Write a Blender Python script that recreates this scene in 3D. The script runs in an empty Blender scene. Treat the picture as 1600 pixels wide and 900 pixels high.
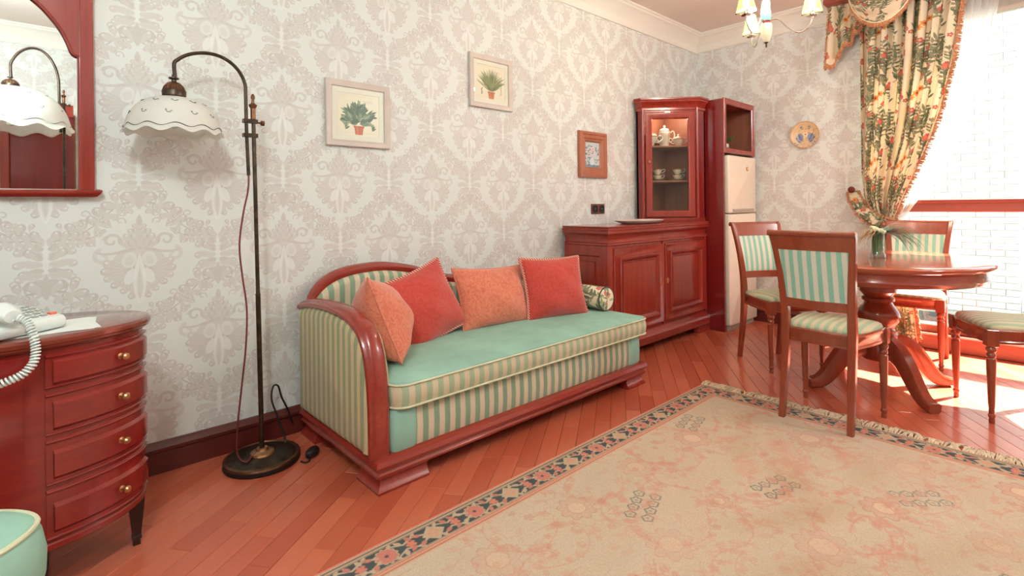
import bpy, bmesh, math, random
import numpy as np
from mathutils import Vector, Matrix, Euler

SC = bpy.context.scene
COL = SC.collection
PI = math.pi
R = math.radians

# ------------------------------------------------------------------ camera
FPX, CXP, CYP = 815.0, 800.0, 321.7          # focal length and principal point on the 1600x900 frame
ROLL = math.atan(0.011)
TH = R(47.2)
CAM = Vector((-4.913, -2.569, 1.08))
FW = Vector((math.cos(TH), math.sin(TH), 0))
RT = Vector((math.sin(TH), -math.cos(TH), 0))
UP = Vector((0, 0, 1))
cd = bpy.data.cameras.new('camera')
cam = bpy.data.objects.new('camera', cd)
COL.objects.link(cam)
cx_ = RT * math.cos(ROLL) - UP * math.sin(ROLL)
cy_ = RT * math.sin(ROLL) + UP * math.cos(ROLL)
m3 = Matrix((cx_, cy_, -FW)).transposed()
cam.matrix_world = Matrix.Translation(CAM) @ m3.to_4x4()
cd.sensor_width = 36.0
cd.lens = FPX / 1600 * 36
cd.shift_y = -(450 - CYP) / 1600
cd.clip_start = 0.02
SC.camera = cam

# ------------------------------------------------------------------ world, sun, exposure
SC.view_settings.view_transform = 'Standard'
SC.view_settings.look = 'None'
SC.view_settings.exposure = 0.18
SC.view_settings.gamma = 1.0
SC.view_settings.use_curve_mapping = False
W = bpy.data.worlds.new('sky')
SC.world = W
W.use_nodes = True
bg = W.node_tree.nodes['Background']
bg.inputs[0].default_value = (0.80, 0.91, 1.0, 1)
bg.inputs[1].default_value = 2.2


def lamp(kind, name, loc, energy, color=(1, 1, 1), size=0.1, rot=None):
    ld = bpy.data.lights.new(name, kind)
    ld.energy = energy
    ld.color = color
    if kind == 'AREA':
        ld.shape = 'DISK'
        ld.size = size
    elif kind == 'SUN':
        ld.angle = size
    else:
        ld.shadow_soft_size = size
    o = bpy.data.objects.new(name, ld)
    COL.objects.link(o)
    o.location = loc
    if rot is not None:
        o.rotation_euler = rot
    return o


def aim(o, d):
    o.rotation_euler = Vector(d).to_track_quat('-Z', 'Y').to_euler()


sun = lamp('SUN', 'sun', (6, -6, 8), 65.0, (1.0, 0.96, 0.86), R(1.2))
aim(sun, (-0.60, 0.26, -0.90))
# unseen ceiling lamps added for fill, the first placed by the floor lamp's shadow (their fittings are built further down)
lamp('POINT', 'unseen_ceiling_light', (-5.25, -2.30, 2.30), 72, (0.88, 0.99, 1.0), 0.12)
lamp('POINT', 'unseen_ceiling_light', (-1.4, -3.3, 2.32), 44, (0.92, 0.99, 1.0), 0.14)


# ------------------------------------------------------------------ node helpers and materials
def s2l(c):
    return tuple(((x / 255.0) / 12.92 if x / 255.0 <= 0.04045 else ((x / 255.0 + 0.055) / 1.055) ** 2.4) for x in c[:3]) + (1.0,)


class NT:
    def __init__(s, name):
        s.m = bpy.data.materials.new(name)
        s.m.use_nodes = True
        s.t = s.m.node_tree
        s.p = s.t.nodes['Principled BSDF']
        s.out = s.t.nodes['Material Output']

    def n(s, typ, **kw):
        nd = s.t.nodes.new(typ)
        for k, v in kw.items():
            setattr(nd, k, v)
        return nd

    def l(s, a, b):
        s.t.links.new(a, b)

    def val(s, sock, v):
        if hasattr(v, 'is_output'):
            s.l(v, sock)
        else:
            sock.default_value = v

    def coord(s, which='Object'):
        return s.n('ShaderNodeTexCoord').outputs[which]

    def mapping(s, vec, scale=(1, 1, 1), rot=(0, 0, 0), loc=(0, 0, 0)):
        m = s.n('ShaderNodeMapping')
        s.l(vec, m.inputs[0])
        m.inputs['Scale'].default_value = scale
        m.inputs['Rotation'].default_value = rot
        m.inputs['Location'].default_value = loc
        return m.outputs[0]

    def noise(s, vec, scale=5, detail=3, rough=0.55, dist=0.0):
        k = s.n('ShaderNodeTexNoise')
        s.l(vec, k.inputs['Vector'])
        k.inputs['Scale'].default_value = scale
        k.inputs['Detail'].default_value = detail
        k.inputs['Roughness'].default_value = rough
        k.inputs['Distortion'].default_value = dist
        return k.outputs['Fac']

    def math(s, op, a, b=0.0):
        k = s.n('ShaderNodeMath', operation=op)
        s.val(k.inputs[0], a)
        s.val(k.inputs[1], b)
        return k.outputs[0]

    def ramp(s, fac, stops, interp='LINEAR'):
        k = s.n('ShaderNodeValToRGB')
        s.l(fac, k.inputs[0])
        cr = k.color_ramp
        cr.interpolation = interp
        while len(cr.elements) < len(stops):
            cr.elements.new(0.5)
        for e, (p, c) in zip(cr.elements, stops):
            e.position = p
            e.color = c
        return k.outputs[0]

    def mix(s, fac, a, b, mode='MIX'):
        k = s.n('ShaderNodeMix', data_type='RGBA', blend_type=mode)
        s.val(k.inputs[0], fac)
        s.val(k.inputs[6], a)
        s.val(k.inputs[7], b)
        return k.outputs[2]

    def bump(s, h, strength=0.2, dist=0.01):
        k = s.n('ShaderNodeBump')
        k.inputs['Strength'].default_value = strength
        k.inputs['Distance'].default_value = dist
        s.l(h, k.inputs['Height'])
        s.l(k.outputs[0], s.p.inputs['Normal'])

    def fin(s, col=None, rough=0.5, metal=0.0, coat=0.0, spec=0.5, **kw):
        if col is not None:
            s.val(s.p.inputs['Base Color'], col)
        s.val(s.p.inputs['Roughness'], rough)
        s.p.inputs['Metallic'].default_value = metal
        s.p.inputs['Coat Weight'].default_value = coat
        s.p.inputs['Coat Roughness'].default_value = 0.12
        s.p.inputs['Specular IOR Level'].default_value = spec
        for k, v in kw.items():
            s.p.inputs[k.replace('_', ' ')].default_value = v
        return s.m


def sepxyz(t, vec):
    k = t.n('ShaderNodeSeparateXYZ')
    t.l(vec, k.inputs[0])
    return k.outputs


def plain(name, c, rough=0.5, metal=0.0, coat=0.0, var=0.06, scale=12, spec=0.5, bump=0.0):
    """one colour with a faint mottling"""
    t = NT(name)
    v = t.coord()
    f = t.noise(v, scale, 3)
    a = s2l([x * (1 - var) for x in c])
    b = s2l([min(255, x * (1 + var)) for x in c])
    col = t.ramp(f, [(0.3, a), (0.7, b)])
    if bump:
        t.bump(t.noise(v, scale * 30, 2), bump, 0.002)
    return t.fin(col, rough, metal, coat, spec)


def wood(name, c1, c2, axis='z', rough=0.28, coat=0.35, fine=1.0):
    """polished wood, grain along an axis"""
    t = NT(name)
    v = t.coord()
    sc = {'x': (0.6, 14, 14), 'y': (14, 0.6, 14), 'z': (14, 14, 0.6)}[axis]
    mv = t.mapping(v, tuple(x * fine for x in sc))
    g = t.noise(mv, 2.2, 5, 0.6, 0.6)
    mv2 = t.mapping(v, tuple(x * 6 * fine for x in sc))
    g2 = t.noise(mv2, 3.0, 2)
    f = t.math('ADD', t.math('MULTIPLY', g, 0.75), t.math('MULTIPLY', g2, 0.25))
    col = t.ramp(f, [(0.15, s2l(c1)), (0.85, s2l(c2))])
    return t.fin(col, rough, 0, coat)


def stripes(name, c1, c2, axis, period, duty=0.5, rough=0.75, off=0.0, soft=0.06):
    t = NT(name)
    v = t.coord()
    s = sepxyz(t, v)['XYZ'.index(axis.upper())]
    fr = t.math('FRACT', t.math('ADD', t.math('DIVIDE', s, period), off + 100.0))
    a, b = s2l(c1), s2l(c2)
    col = t.ramp(fr, [(0.0, a), (duty - soft, a), (duty, b), (1.0 - soft, b), (1.0, a)])
    w = t.noise(t.mapping(v, (1, 1, 1)), 420, 1)
    col = t.mix(0.10, col, t.ramp(w, [(0.3, (0.3, 0.3, 0.3, 1)), (0.7, (0.9, 0.9, 0.9, 1))]), 'OVERLAY')
    t.bump(w, 0.12, 0.001)
    return t.fin(col, rough, spec=0.3, Sheen_Weight=0.15)


def image(name, arr, alpha=False):
    h, w = arr.shape[:2]
    im = bpy.data.images.new(name, w, h)
    px = np.ones((h, w, 4), np.float32)
    px[:, :, :3] = np.clip(arr[:, :, :3], 0, 1)
    im.pixels.foreach_set(px.ravel())
    im.update()
    im.pack()
    return im


def img_mat(name, im, uvw=None, rough=0.7, axes='xz', scale=(1, 1), off=(0, 0), spec=0.4, bump=0.0, uv=False, extra=None, coat=0.0):
    """drawn pattern laid on by object coordinates (metres) or by the UV map"""
    t = NT(name)
    if uv:
        vec = t.coord('UV')
    else:
        sp = sepxyz(t, t.coord())
        cb = t.n('ShaderNodeCombineXYZ')
        for i, a in enumerate(axes):
            q = t.math('ADD', t.math('DIVIDE', sp['xyz'.index(a)], scale[i]), off[i])
            t.l(q, cb.inputs[i])
        vec = cb.outputs[0]
    k = t.n('ShaderNodeTexImage')
    k.image = im
    k.interpolation = 'Linear'
    t.l(vec, k.inputs[0])
    col = k.outputs[0]
    if extra:
        col = extra(t, col)
    if bump:
        t.bump(t.noise(t.coord(), 300, 2), bump, 0.002)
    return t.fin(col, rough, spec=spec, coat=coat)


def glass(name, tint=(0.97, 0.99, 0.98, 1), refl=1.0):
    t = NT(name)
    tr = t.n('ShaderNodeBsdfTransparent')
    tr.inputs[0].default_value = tint
    gl = t.n('ShaderNodeBsdfGlossy')
    gl.inputs['Roughness'].default_value = 0.02
    lw = t.n('ShaderNodeLayerWeight')
    lw.inputs[0].default_value = 0.5
    sch = t.math('ADD', t.math('MULTIPLY', t.math('POWER', lw.outputs['Facing'], 5.0), 0.9), 0.04)
    mx = t.n('ShaderNodeMixShader')
    t.l(t.math('MULTIPLY', sch, refl), mx.inputs[0])
    t.l(tr.outputs[0], mx.inputs[1])
    t.l(gl.outputs[0], mx.inputs[2])
    t.l(mx.outputs[0], t.out.inputs[0])
    return t.m


def emit(name, c, strength):
    t = NT(name)
    t.p.inputs['Emission Color'].default_value = c
    t.p.inputs['Emission Strength'].default_value = strength
    return t.fin(c, 0.4)


# ------------------------------------------------------------------ a small drawing kit for printed patterns
class Cv:
    """RGB canvas in pixels, y up; wraps at its edges when tile=True"""
    def __init__(s, w, h, col, tile=False):
        s.w, s.h, s.tile = w, h, tile
        s.a = np.empty((h, w, 3), np.float32)
        s.a[:] = np.array(col, np.float32) / 255.0

    def win(s, x0, x1, y0, y1):
        x0, x1, y0, y1 = int(math.floor(x0)), int(math.ceil(x1)) + 1, int(math.floor(y0)), int(math.ceil(y1)) + 1
        if not s.tile:
            x0, y0, x1, y1 = max(0, x0), max(0, y0), min(s.w, x1), min(s.h, y1)
        if x1 <= x0 or y1 <= y0:
            return None
        xs, ys = np.arange(x0, x1), np.arange(y0, y1)
        X, Y = np.meshgrid(xs.astype(np.float32), ys.astype(np.float32))
        return X, Y, np.ix_(ys % s.h, xs % s.w)

    def put(s, ix, al, col):
        c = np.array(col, np.float32) / 255.0
        cur = s.a[ix]
        s.a[ix] = cur + (c - cur) * al[:, :, None]

    def disc(s, x, y, r, col, a=1.0, soft=1.0):
        q = s.win(x - r - soft, x + r + soft, y - r - soft, y + r + soft)
        if q:
            X, Y, ix = q
            d = np.hypot(X - x, Y - y) - r
            s.put(ix, np.clip(0.5 - d / soft, 0, 1) * a, col)

    def ell(s, x, y, rx, ry, ang, col, a=1.0, soft=0.0, pw=2.0):
        m = max(rx, ry) + 2
        q = s.win(x - m, x + m, y - m, y + m)
        if q:
            X, Y, ix = q
            c, n = math.cos(ang), math.sin(ang)
            u, v = (X - x) * c + (Y - y) * n, -(X - x) * n + (Y - y) * c
            k = (np.abs(u / rx) ** pw + np.abs(v / ry) ** pw) ** (1 / pw)
            d = (k - 1) * min(rx, ry)
            s.put(ix, np.clip(0.5 - d / (1 + soft), 0, 1) * a, col)

    def leaf(s, x, y, ln, wd, ang, col, a=1.0, vein=None):
        """pointed leaf from its base point"""
        q = s.win(x - ln - 2, x + ln + 2, y - ln - 2, y + ln + 2)
        if q:
            X, Y, ix = q
            c, n = math.cos(ang), math.sin(ang)
            u, v = ((X - x) * c + (Y - y) * n) / ln, -(X - x) * n + (Y - y) * c
            uu = np.clip(u, 0, 1)
            wv = wd * 0.5 * np.maximum(np.sin(PI * uu ** 0.8), 0) ** 0.9
            d = np.abs(v) - wv
            d = np.where((u < 0) | (u > 1), 5, d)
            s.put(ix, np.clip(0.5 - d, 0, 1) * a, col)
            if vein:
                s.put(ix, np.clip(1.0 - np.abs(v), 0, 1) * ((u > 0.05) & (u < 0.95)) * a * 0.7, vein)

    def flower(s, x, y, r, n, depth, col, a=1.0, rot=0.0, sx=1.0):
        q = s.win(x - r * 1.2 - 2, x + r * 1.2 + 2, y - r * 1.2 - 2, y + r * 1.2 + 2)
        if q:
            X, Y, ix = q
            dx, dy = (X - x) / sx, Y - y
            rr = r * (1 - depth + depth * np.abs(np.cos(0.5 * n * (np.arctan2(dy, dx) + rot))))
            s.put(ix, np.clip(0.5 - (np.hypot(dx, dy) - rr), 0, 1) * a, col)

    def flower_line(s, x, y, r, n, depth, wd, col, a=1.0, rot=0.0):
        q = s.win(x - r * 1.2 - 2, x + r * 1.2 + 2, y - r * 1.2 - 2, y + r * 1.2 + 2)
        if q:
            X, Y, ix = q
            dx, dy = X - x, Y - y
            rr = r * (1 - depth + depth * np.abs(np.cos(0.5 * n * (np.arctan2(dy, dx) + rot))))
            s.put(ix, np.clip(wd * 0.5 + 0.5 - np.abs(np.hypot(dx, dy) - rr), 0, 1) * a, col)

    def stroke(s, pts, r0, r1, col, a=1.0, ribs=0.0, rk=0.6):
        """tapered stroke; ribs fades it in cross lines like drawn foliage"""
        P = np.array(pts, np.float32)
        mr = max(r0, r1) + 2
        q = s.win(P[:, 0].min() - mr, P[:, 0].max() + mr, P[:, 1].min() - mr, P[:, 1].max() + mr)
        if not q:
            return
        X, Y, ix = q
        best = np.full(X.shape, 1e6, np.float32)
        along = np.zeros(X.shape, np.float32)
        acc = 0.0
        n = len(P) - 1
        for i in range(n):
            p, d = P[i], P[i + 1] - P[i]
            L = float(np.hypot(*d)) + 1e-6
            t = np.clip(((X - p[0]) * d[0] + (Y - p[1]) * d[1]) / (L * L), 0, 1)
            rad = r0 + (r1 - r0) * (i + t) / n
            ds = np.hypot(X - p[0] - d[0] * t, Y - p[1] - d[1] * t) - rad
            m = ds < best
            best = np.where(m, ds, best)
            along = np.where(m, acc + L * t, along)
            acc += L
        al = np.clip(0.5 - best, 0, 1) * a
        if ribs:
            al = al * (1 - ribs * (0.5 + 0.5 * np.sin(along * rk + best * 0.9)))
        s.put(ix, al, col)


def spiral(x, y, r0, r1, a0, a1, n=18):
    return [(x + (r0 + (r1 - r0) * t) * math.cos(a0 + (a1 - a0) * t), y + (r0 + (r1 - r0) * t) * math.sin(a0 + (a1 - a0) * t))
            for t in [i / (n - 1) for i in range(n)]]


def bez(p0, p1, p2, p3, n=14):
    o = []
    for i in range(n):
        t = i / (n - 1)
        k = 1 - t
        o.append(tuple(k**3 * p0[j] + 3 * k * k * t * p1[j] + 3 * k * t * t * p2[j] + t**3 * p3[j] for j in range(len(p0))))
    return o


# ------------------------------------------------------------------ mesh kit
class MB:
    def __init__(s):
        s.v, s.f, s.uv = [], [], None

    def add(s, vs, fs):
        k = len(s.v)
        s.v += [tuple(p) for p in vs]
        s.f += [tuple(i + k for i in f) for f in fs]
        return s

    def box(s, x0, x1, y0, y1, z0, z1):
        return s.add([(x0, y0, z0), (x1, y0, z0), (x1, y1, z0), (x0, y1, z0), (x0, y0, z1), (x1, y0, z1), (x1, y1, z1), (x0, y1, z1)],
                     [(3, 2, 1, 0), (4, 5, 6, 7), (0, 1, 5, 4), (1, 2, 6, 5), (2, 3, 7, 6), (3, 0, 4, 7)])

    def loft(s, rings, cap=True, closed=True):
        n = len(rings[0])
        vs = [p for r in rings for p in r]
        fs = []
        for i in range(len(rings) - 1):
            for j in range(n if closed else n - 1):
                a, b = i * n + j, i * n + (j + 1) % n
                fs.append((a, b, b + n, a + n))
        if cap and closed:
            fs.append(tuple(range(n - 1, -1, -1)))
            fs.append(tuple((len(rings) - 1) * n + j for j in range(n)))
        return s.add(vs, fs)

    def prism(s, poly, z0, z1, cham=0.0):
        if cham:
            return s.soft(poly, [(cham, z0), (0, z0 + cham), (0, z1 - cham), (cham, z1)])
        return s.loft([[(x, y, z0) for x, y in poly], [(x, y, z1) for x, y in poly]])

    def soft(s, poly, prof):
        """stacked insets of one outline: prof = [(inset, z)]"""
        xs, ys = [p[0] for p in poly], [p[1] for p in poly]
        mx, my = (min(xs) + max(xs)) / 2, (min(ys) + max(ys)) / 2
        hx, hy = (max(xs) - min(xs)) / 2, (max(ys) - min(ys)) / 2

        def ins(d):
            if d < 0.045:
                return inset(poly, d)
            q = min(d, 0.9 * min(hx, hy))
            return [(mx + (x - mx) * (1 - q / hx), my + (y - my) * (1 - q / hy)) for x, y in poly]
        return s.loft([[(x, y, z) for x, y in ins(i)] for i, z in prof])

    def rbox(s, x0, x1, y0, y1, z0, z1, b=0.004):
        return s.soft([(x0, y0), (x1, y0), (x1, y1), (x0, y1)], [(b, z0), (0, z0 + b), (0, z1 - b), (b, z1)])

    def lathe(s, prof, n=24, c=(0, 0, 0), sx=1.0, sy=1.0):
        rings = [[(c[0] + r * sx * math.cos(2 * PI * j / n), c[1] + r * sy * math.sin(2 * PI * j / n), c[2] + z) for j in range(n)] for r, z in prof]
        return s.loft(rings)

    def tube(s, pts, r, n=8, closed=False, cap=True, flat=1.0):
        P = [Vector(p) for p in pts]
        m = len(P)
        rr = r if isinstance(r, (list, tuple)) else [r] * m
        rings = []
        nrm = None
        for i in range(m):
            if closed:
                t = (P[(i + 1) % m] - P[i - 1])
            else:
                t = P[min(i + 1, m - 1)] - P[max(i - 1, 0)]
            t = t.normalized() if t.length > 1e-9 else Vector((0, 0, 1))
            if nrm is None:
                nrm = t.orthogonal().normalized()
            nrm = (nrm - t * nrm.dot(t))
            nrm = nrm.normalized() if nrm.length > 1e-6 else t.orthogonal().normalized()
            bn = t.cross(nrm)
            rings.append([P[i] + (nrm * math.cos(2 * PI * j / n) + bn * math.sin(2 * PI * j / n) * flat) * rr[i] for j in range(n)])
        if closed:
            rings.append(rings[0])
            return s.loft(rings, cap=False)
        return s.loft(rings, cap=cap)

    def mould(s, path, prof, side=1, closed=False, cap=True):
        """moulding: prof = closed section [(out, z)], carried along a plan path with mitred corners"""
        n = len(path)
        P = [Vector((p[0], p[1])) for p in path]
        rings = []
        for i in range(n):
            d0 = (P[i] - P[i - 1]).normalized() if (closed or i > 0) else None
            d1 = (P[(i + 1) % n] - P[i]).normalized() if (closed or i < n - 1) else None
            d0 = d0 or d1
            d1 = d1 or d0
            n0, n1 = Vector((d0.y, -d0.x)) * side, Vector((d1.y, -d1.x)) * side
            b = (n0 + n1)
            b = b / max(0.2, (1 + n0.dot(n1)))
            rings.append([(P[i].x + b.x * o, P[i].y + b.y * o, z) for o, z in prof])
        if closed:
            rings.append(rings[0])
            return s.loft(rings, cap=False)
        return s.loft(rings, cap=cap)

    def grid(s, nu, nv, fn, uvfn=None):
        k = len(s.v)
        s.add([fn(i / (nu - 1), j / (nv - 1)) for j in range(nv) for i in range(nu)],
              [(j * nu + i, j * nu + i + 1, (j + 1) * nu + i + 1, (j + 1) * nu + i) for j in range(nv - 1) for i in range(nu - 1)])
        if uvfn:
            s.uv = (s.uv or {})
            for j in range(nv):
                for i in range(nu):
                    s.uv[k + j * nu + i] = uvfn(i / (nu - 1), j / (nv - 1))
        return s

    def map(s, fn):
        s.v = [tuple(fn(*p)) for p in s.v]
        return s

    def off(s, d):
        return s.map(lambda x, y, z: (x - d[0], y - d[1], z - d[2]))

    def build(s, name, mat, parent=None, at=None, ang=38, merge=True, normals=True, solid=0.0, sub=0):
        if at is None and parent is not None:
            r = parent
            while r.parent:
                r = r.parent
            at = r.get('_at')
        if at is not None:
            s.off(at)
        me = bpy.data.meshes.new(name)
        me.from_pydata(s.v, [], s.f)
        if s.uv:
            ul = me.uv_layers.new(name='uv')
            for lp in me.loops:
                ul.data[lp.index].uv = s.uv.get(lp.vertex_index, (0, 0))
        if normals:
            bm = bmesh.new()
            bm.from_mesh(me)
            if merge and not s.uv:
                bmesh.ops.remove_doubles(bm, verts=bm.verts, dist=1e-5)
            bmesh.ops.recalc_face_normals(bm, faces=bm.faces)
            bm.to_mesh(me)
            bm.free()
        me.polygons.foreach_set('use_smooth', [True] * len(me.polygons))
        try:
            me.set_sharp_from_angle(angle=R(ang))
        except Exception:
            pass
        if mat is not None:
            me.materials.append(mat)
        o = bpy.data.objects.new(name, me)
        COL.objects.link(o)
        if parent is not None:
            o.parent = parent
        if solid:
            md = o.modifiers.new('thick', 'SOLIDIFY')
            md.thickness = solid
            md.offset = 0
        if sub:
            md = o.modifiers.new('sub', 'SUBSURF')
            md.levels = md.render_levels = sub
        return o


def inset(poly, d):
    if abs(d) < 1e-9:
        return list(poly)
    n = len(poly)
    area = sum(poly[i][0] * poly[(i + 1) % n][1] - poly[(i + 1) % n][0] * poly[i][1] for i in range(n))
    sg = 1 if area > 0 else -1
    out = []
    for i in range(n):
        p0, p1, p2 = Vector(poly[i - 1]), Vector(poly[i]), Vector(poly[(i + 1) % n])
        d0, d1 = (p1 - p0).normalized(), (p2 - p1).normalized()
        n0, n1 = Vector((-d0.y, d0.x)) * sg, Vector((-d1.y, d1.x)) * sg
        b = (n0 + n1) / max(0.35, 1 + n0.dot(n1))
        out.append((p1.x + b.x * d, p1.y + b.y * d))
    return out


def rrect(x0, x1, y0, y1, r, n=5):
    o = []
    for cx, cy, a in ((x1 - r, y0 + r, -PI / 2), (x1 - r, y1 - r, 0), (x0 + r, y1 - r, PI / 2), (x0 + r, y0 + r, PI)):
        for i in range(n + 1):
            t = a + PI / 2 * i / n
            o.append((cx + r * math.cos(t), cy + r * math.sin(t)))
    return o


def ellipse(cx, cy, a, b, n=48, pw=2.0):
    o = []
    for i in range(n):
        t = 2 * PI * i / n
        c, s = math.cos(t), math.sin(t)
        o.append((cx + a * math.copysign(abs(c) ** (2 / pw), c), cy + b * math.copysign(abs(s) ** (2 / pw), s)))
    return o


def round_prof(z0, z1, r, n=4):
    """inset profile of a softly rounded slab"""
    a = [(r - r * math.sin(PI / 2 * i / n), z0 + r - r * math.cos(PI / 2 * i / n)) for i in range(n + 1)]
    b = [(r - r * math.cos(PI / 2 * i / n), z1 - r + r * math.sin(PI / 2 * i / n)) for i in range(n + 1)]
    return a + b


def tag(o, label=None, cat=None, group=None, kind=None):
    if label:
        o['label'] = label
    if cat:
        o['category'] = cat
    if group:
        o['group'] = group
    if kind:
        o['kind'] = kind
    return o


def T(name, label, cat, loc=(0, 0, 0), rot=(0, 0, 0), group=None, local=False):
    """a thing: an Empty at its base; parts are given in world metres (local=False) or in its own frame"""
    o = bpy.data.objects.new(name, None)
    o.empty_display_size = 0.05
    COL.objects.link(o)
    o.location = loc
    o.rotation_euler = rot if isinstance(rot, (tuple, list, Euler)) else (0, 0, rot)
    if not local:
        o['_at'] = tuple(loc)
    return tag(o, label, cat, group)


def copy_tree(o, parent=None):
    c = o.copy()
    COL.objects.link(c)
    c.parent = parent
    for ch in list(o.children):
        copy_tree(ch, c)
    return c


def struct(o):
    o['kind'] = 'structure'
    return o


def proj(p):
    d = Vector(p) - CAM
    z = d.dot(FW)
    if z < 0.05:
        return None
    a, b = d.dot(RT) / z, d.z / z
    c, s = math.cos(ROLL), math.sin(ROLL)
    return CXP + FPX * (a * c - b * s), CYP - FPX * (a * s + b * c), z


# ------------------------------------------------------------------ printed patterns, drawn here
def damask():
    """half-drop damask, tile 0.565 x 0.66 m"""
    S = 1400.0
    w, h = int(0.565 * S), int(0.66 * S)
    c = Cv(w, h, (222, 228, 224), True)
    T1, T2, T3, HI = (204, 201, 197), (211, 210, 206), (190, 185, 180), (230, 235, 232)
    rnd = random.Random(5)

    def lobe(X, sg, x, y, r, ang, k=0):
        """one curled leaf end: a rounded comma with ribs"""
        a = ang if sg > 0 else PI - ang
        px, py = X(x, y)
        R_ = r * S
        c.ell(px, py, R_ * 1.15, R_ * 0.85, a, (T2, T1)[k % 2], 0.95, 1.5)
        for q in (0.30, 0.58, 0.86):
            pts = [(px + R_ * 1.05 * math.cos(a + t) * q * 1.1, py + R_ * 0.95 * math.sin(a + t) * q) for t in (-1.3, -0.8, -0.3, 0.2, 0.7, 1.2)]
            c.stroke(pts, 1.2, 0.7, T3 if q > 0.5 else HI, 0.75)
        tx, ty = px - R_ * 1.1 * math.cos(a), py - R_ * 1.1 * math.sin(a)
        c.stroke([(tx - R_ * 0.8 * math.cos(a + 0.3 * sg), ty - R_ * 0.8 * math.sin(a + 0.3 * sg)), (tx, ty), (px, py)], R_ * 0.22, R_ * 0.6, T2, 0.9)
        c.disc(px + R_ * 0.55 * math.cos(a + 0.5 * sg), py + R_ * 0.55 * math.sin(a + 0.5 * sg), R_ * 0.26, HI, 0.7)

    def fill(x, y, half, col, al):
        """symmetric shield: half-widths by height"""
        ys = [p[1] for p in half]
        q = c.win(x - 0.16 * S, x + 0.16 * S, y + min(ys) * S - 2, y + max(ys) * S + 2)
        X_, Y_, ix = q
        hw = np.interp((Y_ - y) / S, ys, [p[0] for p in half])
        c.put(ix, np.clip((hw * S - np.abs(X_ - x)), 0, 1) * al, col)

    def both(fn, x, y):
        for sg in (-1, 1):
            fn(lambda dx, dy: (x + sg * dx * S, y + dy * S), sg)

    def palmette(x, y):
        fill(x, y, [(0.0, -0.155), (0.035, -0.11), (0.078, -0.080), (0.094, -0.035), (0.090, 0.015), (0.066, 0.050), (0.030, 0.066), (0.046, 0.085), (0.044, 0.11), (0.018, 0.15), (0.0, 0.175)], T2, 0.9)

        def half(X, sg):
            c.stroke([X(*p) for p in bez((0.0, 0.062), (0.05, 0.055), (0.095, 0.03), (0.135, 0.048))], 9, 6, T1, 0.95, 0.35, 0.5)
            c.stroke([X(*p) for p in spiral(0.118, 0.030, 0.030, 0.006, R(70), R(-260), 20)], 11, 6, T2, 0.95, 0.4, 0.5)
            c.stroke([X(*p) for p in bez((0.02, 0.072), (0.06, 0.068), (0.07, 0.085), (0.065, 0.10))], 8, 6, T1, 0.9)
            c.stroke([X(*p) for p in spiral(0.090, 0.092, 0.030, 0.008, R(190), R(-170), 20)], 8, 6, T1, 0.95, 0.35, 0.5)
            for k, (lx, ly, a) in enumerate(((0.098, 0.002, 8), (0.106, -0.026, -6), (0.098, -0.054, -20), (0.078, -0.080, -38), (0.050, -0.104, -55), (0.026, -0.128, -66))):
                lobe(X, sg, lx, ly, 0.019 - 0.001 * k, R(a), k)
            for k in range(11):
                t = R(-86 + 11 * k)
                c.stroke([X(0.018, -0.01 - 0.006 * k * 0.3), X(0.018 + 0.078 * math.cos(t) * (0.75 + 0.03 * k), -0.02 + 0.085 * math.sin(t))], 1.6, 0.9, T3, 0.55)
            for k, (lx, ly, r) in enumerate(((0.050, 0.082, 0.015), (0.024, 0.082, 0.016), (0.040, 0.105, 0.015), (0.015, 0.106, 0.015), (0.027, 0.127, 0.013), (0.010, 0.130, 0.012), (0.014, 0.150, 0.010))):
                lobe(X, sg, lx, ly, r, R(60 - 6 * k), k)
            px, py = X(0.034, 0.014)
            c.ell(px, py, 0.024 * S, 0.032 * S, R(14) * sg, HI, 0.6, 3)
            c.ell(px, py - 0.004 * S, 0.013 * S, 0.019 * S, R(14) * sg, T2, 0.5, 3)
            for q in (0.4, 0.7):
                c.flower_line(px, py, 0.028 * S * q, 3, 0.12, 1.6, T1, 0.6)
            px, py = X(0.030, -0.052)
            c.ell(px, py, 0.018 * S, 0.034 * S, R(24) * sg, HI, 0.8, 3)
        both(half, x, y)
        c.leaf(x, y - 0.165 * S, 0.205 * S, 0.044 * S, PI / 2, HI, 0.75, T1)
        c.leaf(x, y - 0.145 * S, 0.13 * S, 0.020 * S, PI / 2, T2, 0.8, T3)
        c.leaf(x, y + 0.150 * S, 0.045 * S, 0.022 * S, PI / 2, T1, 0.9, T3)

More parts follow.
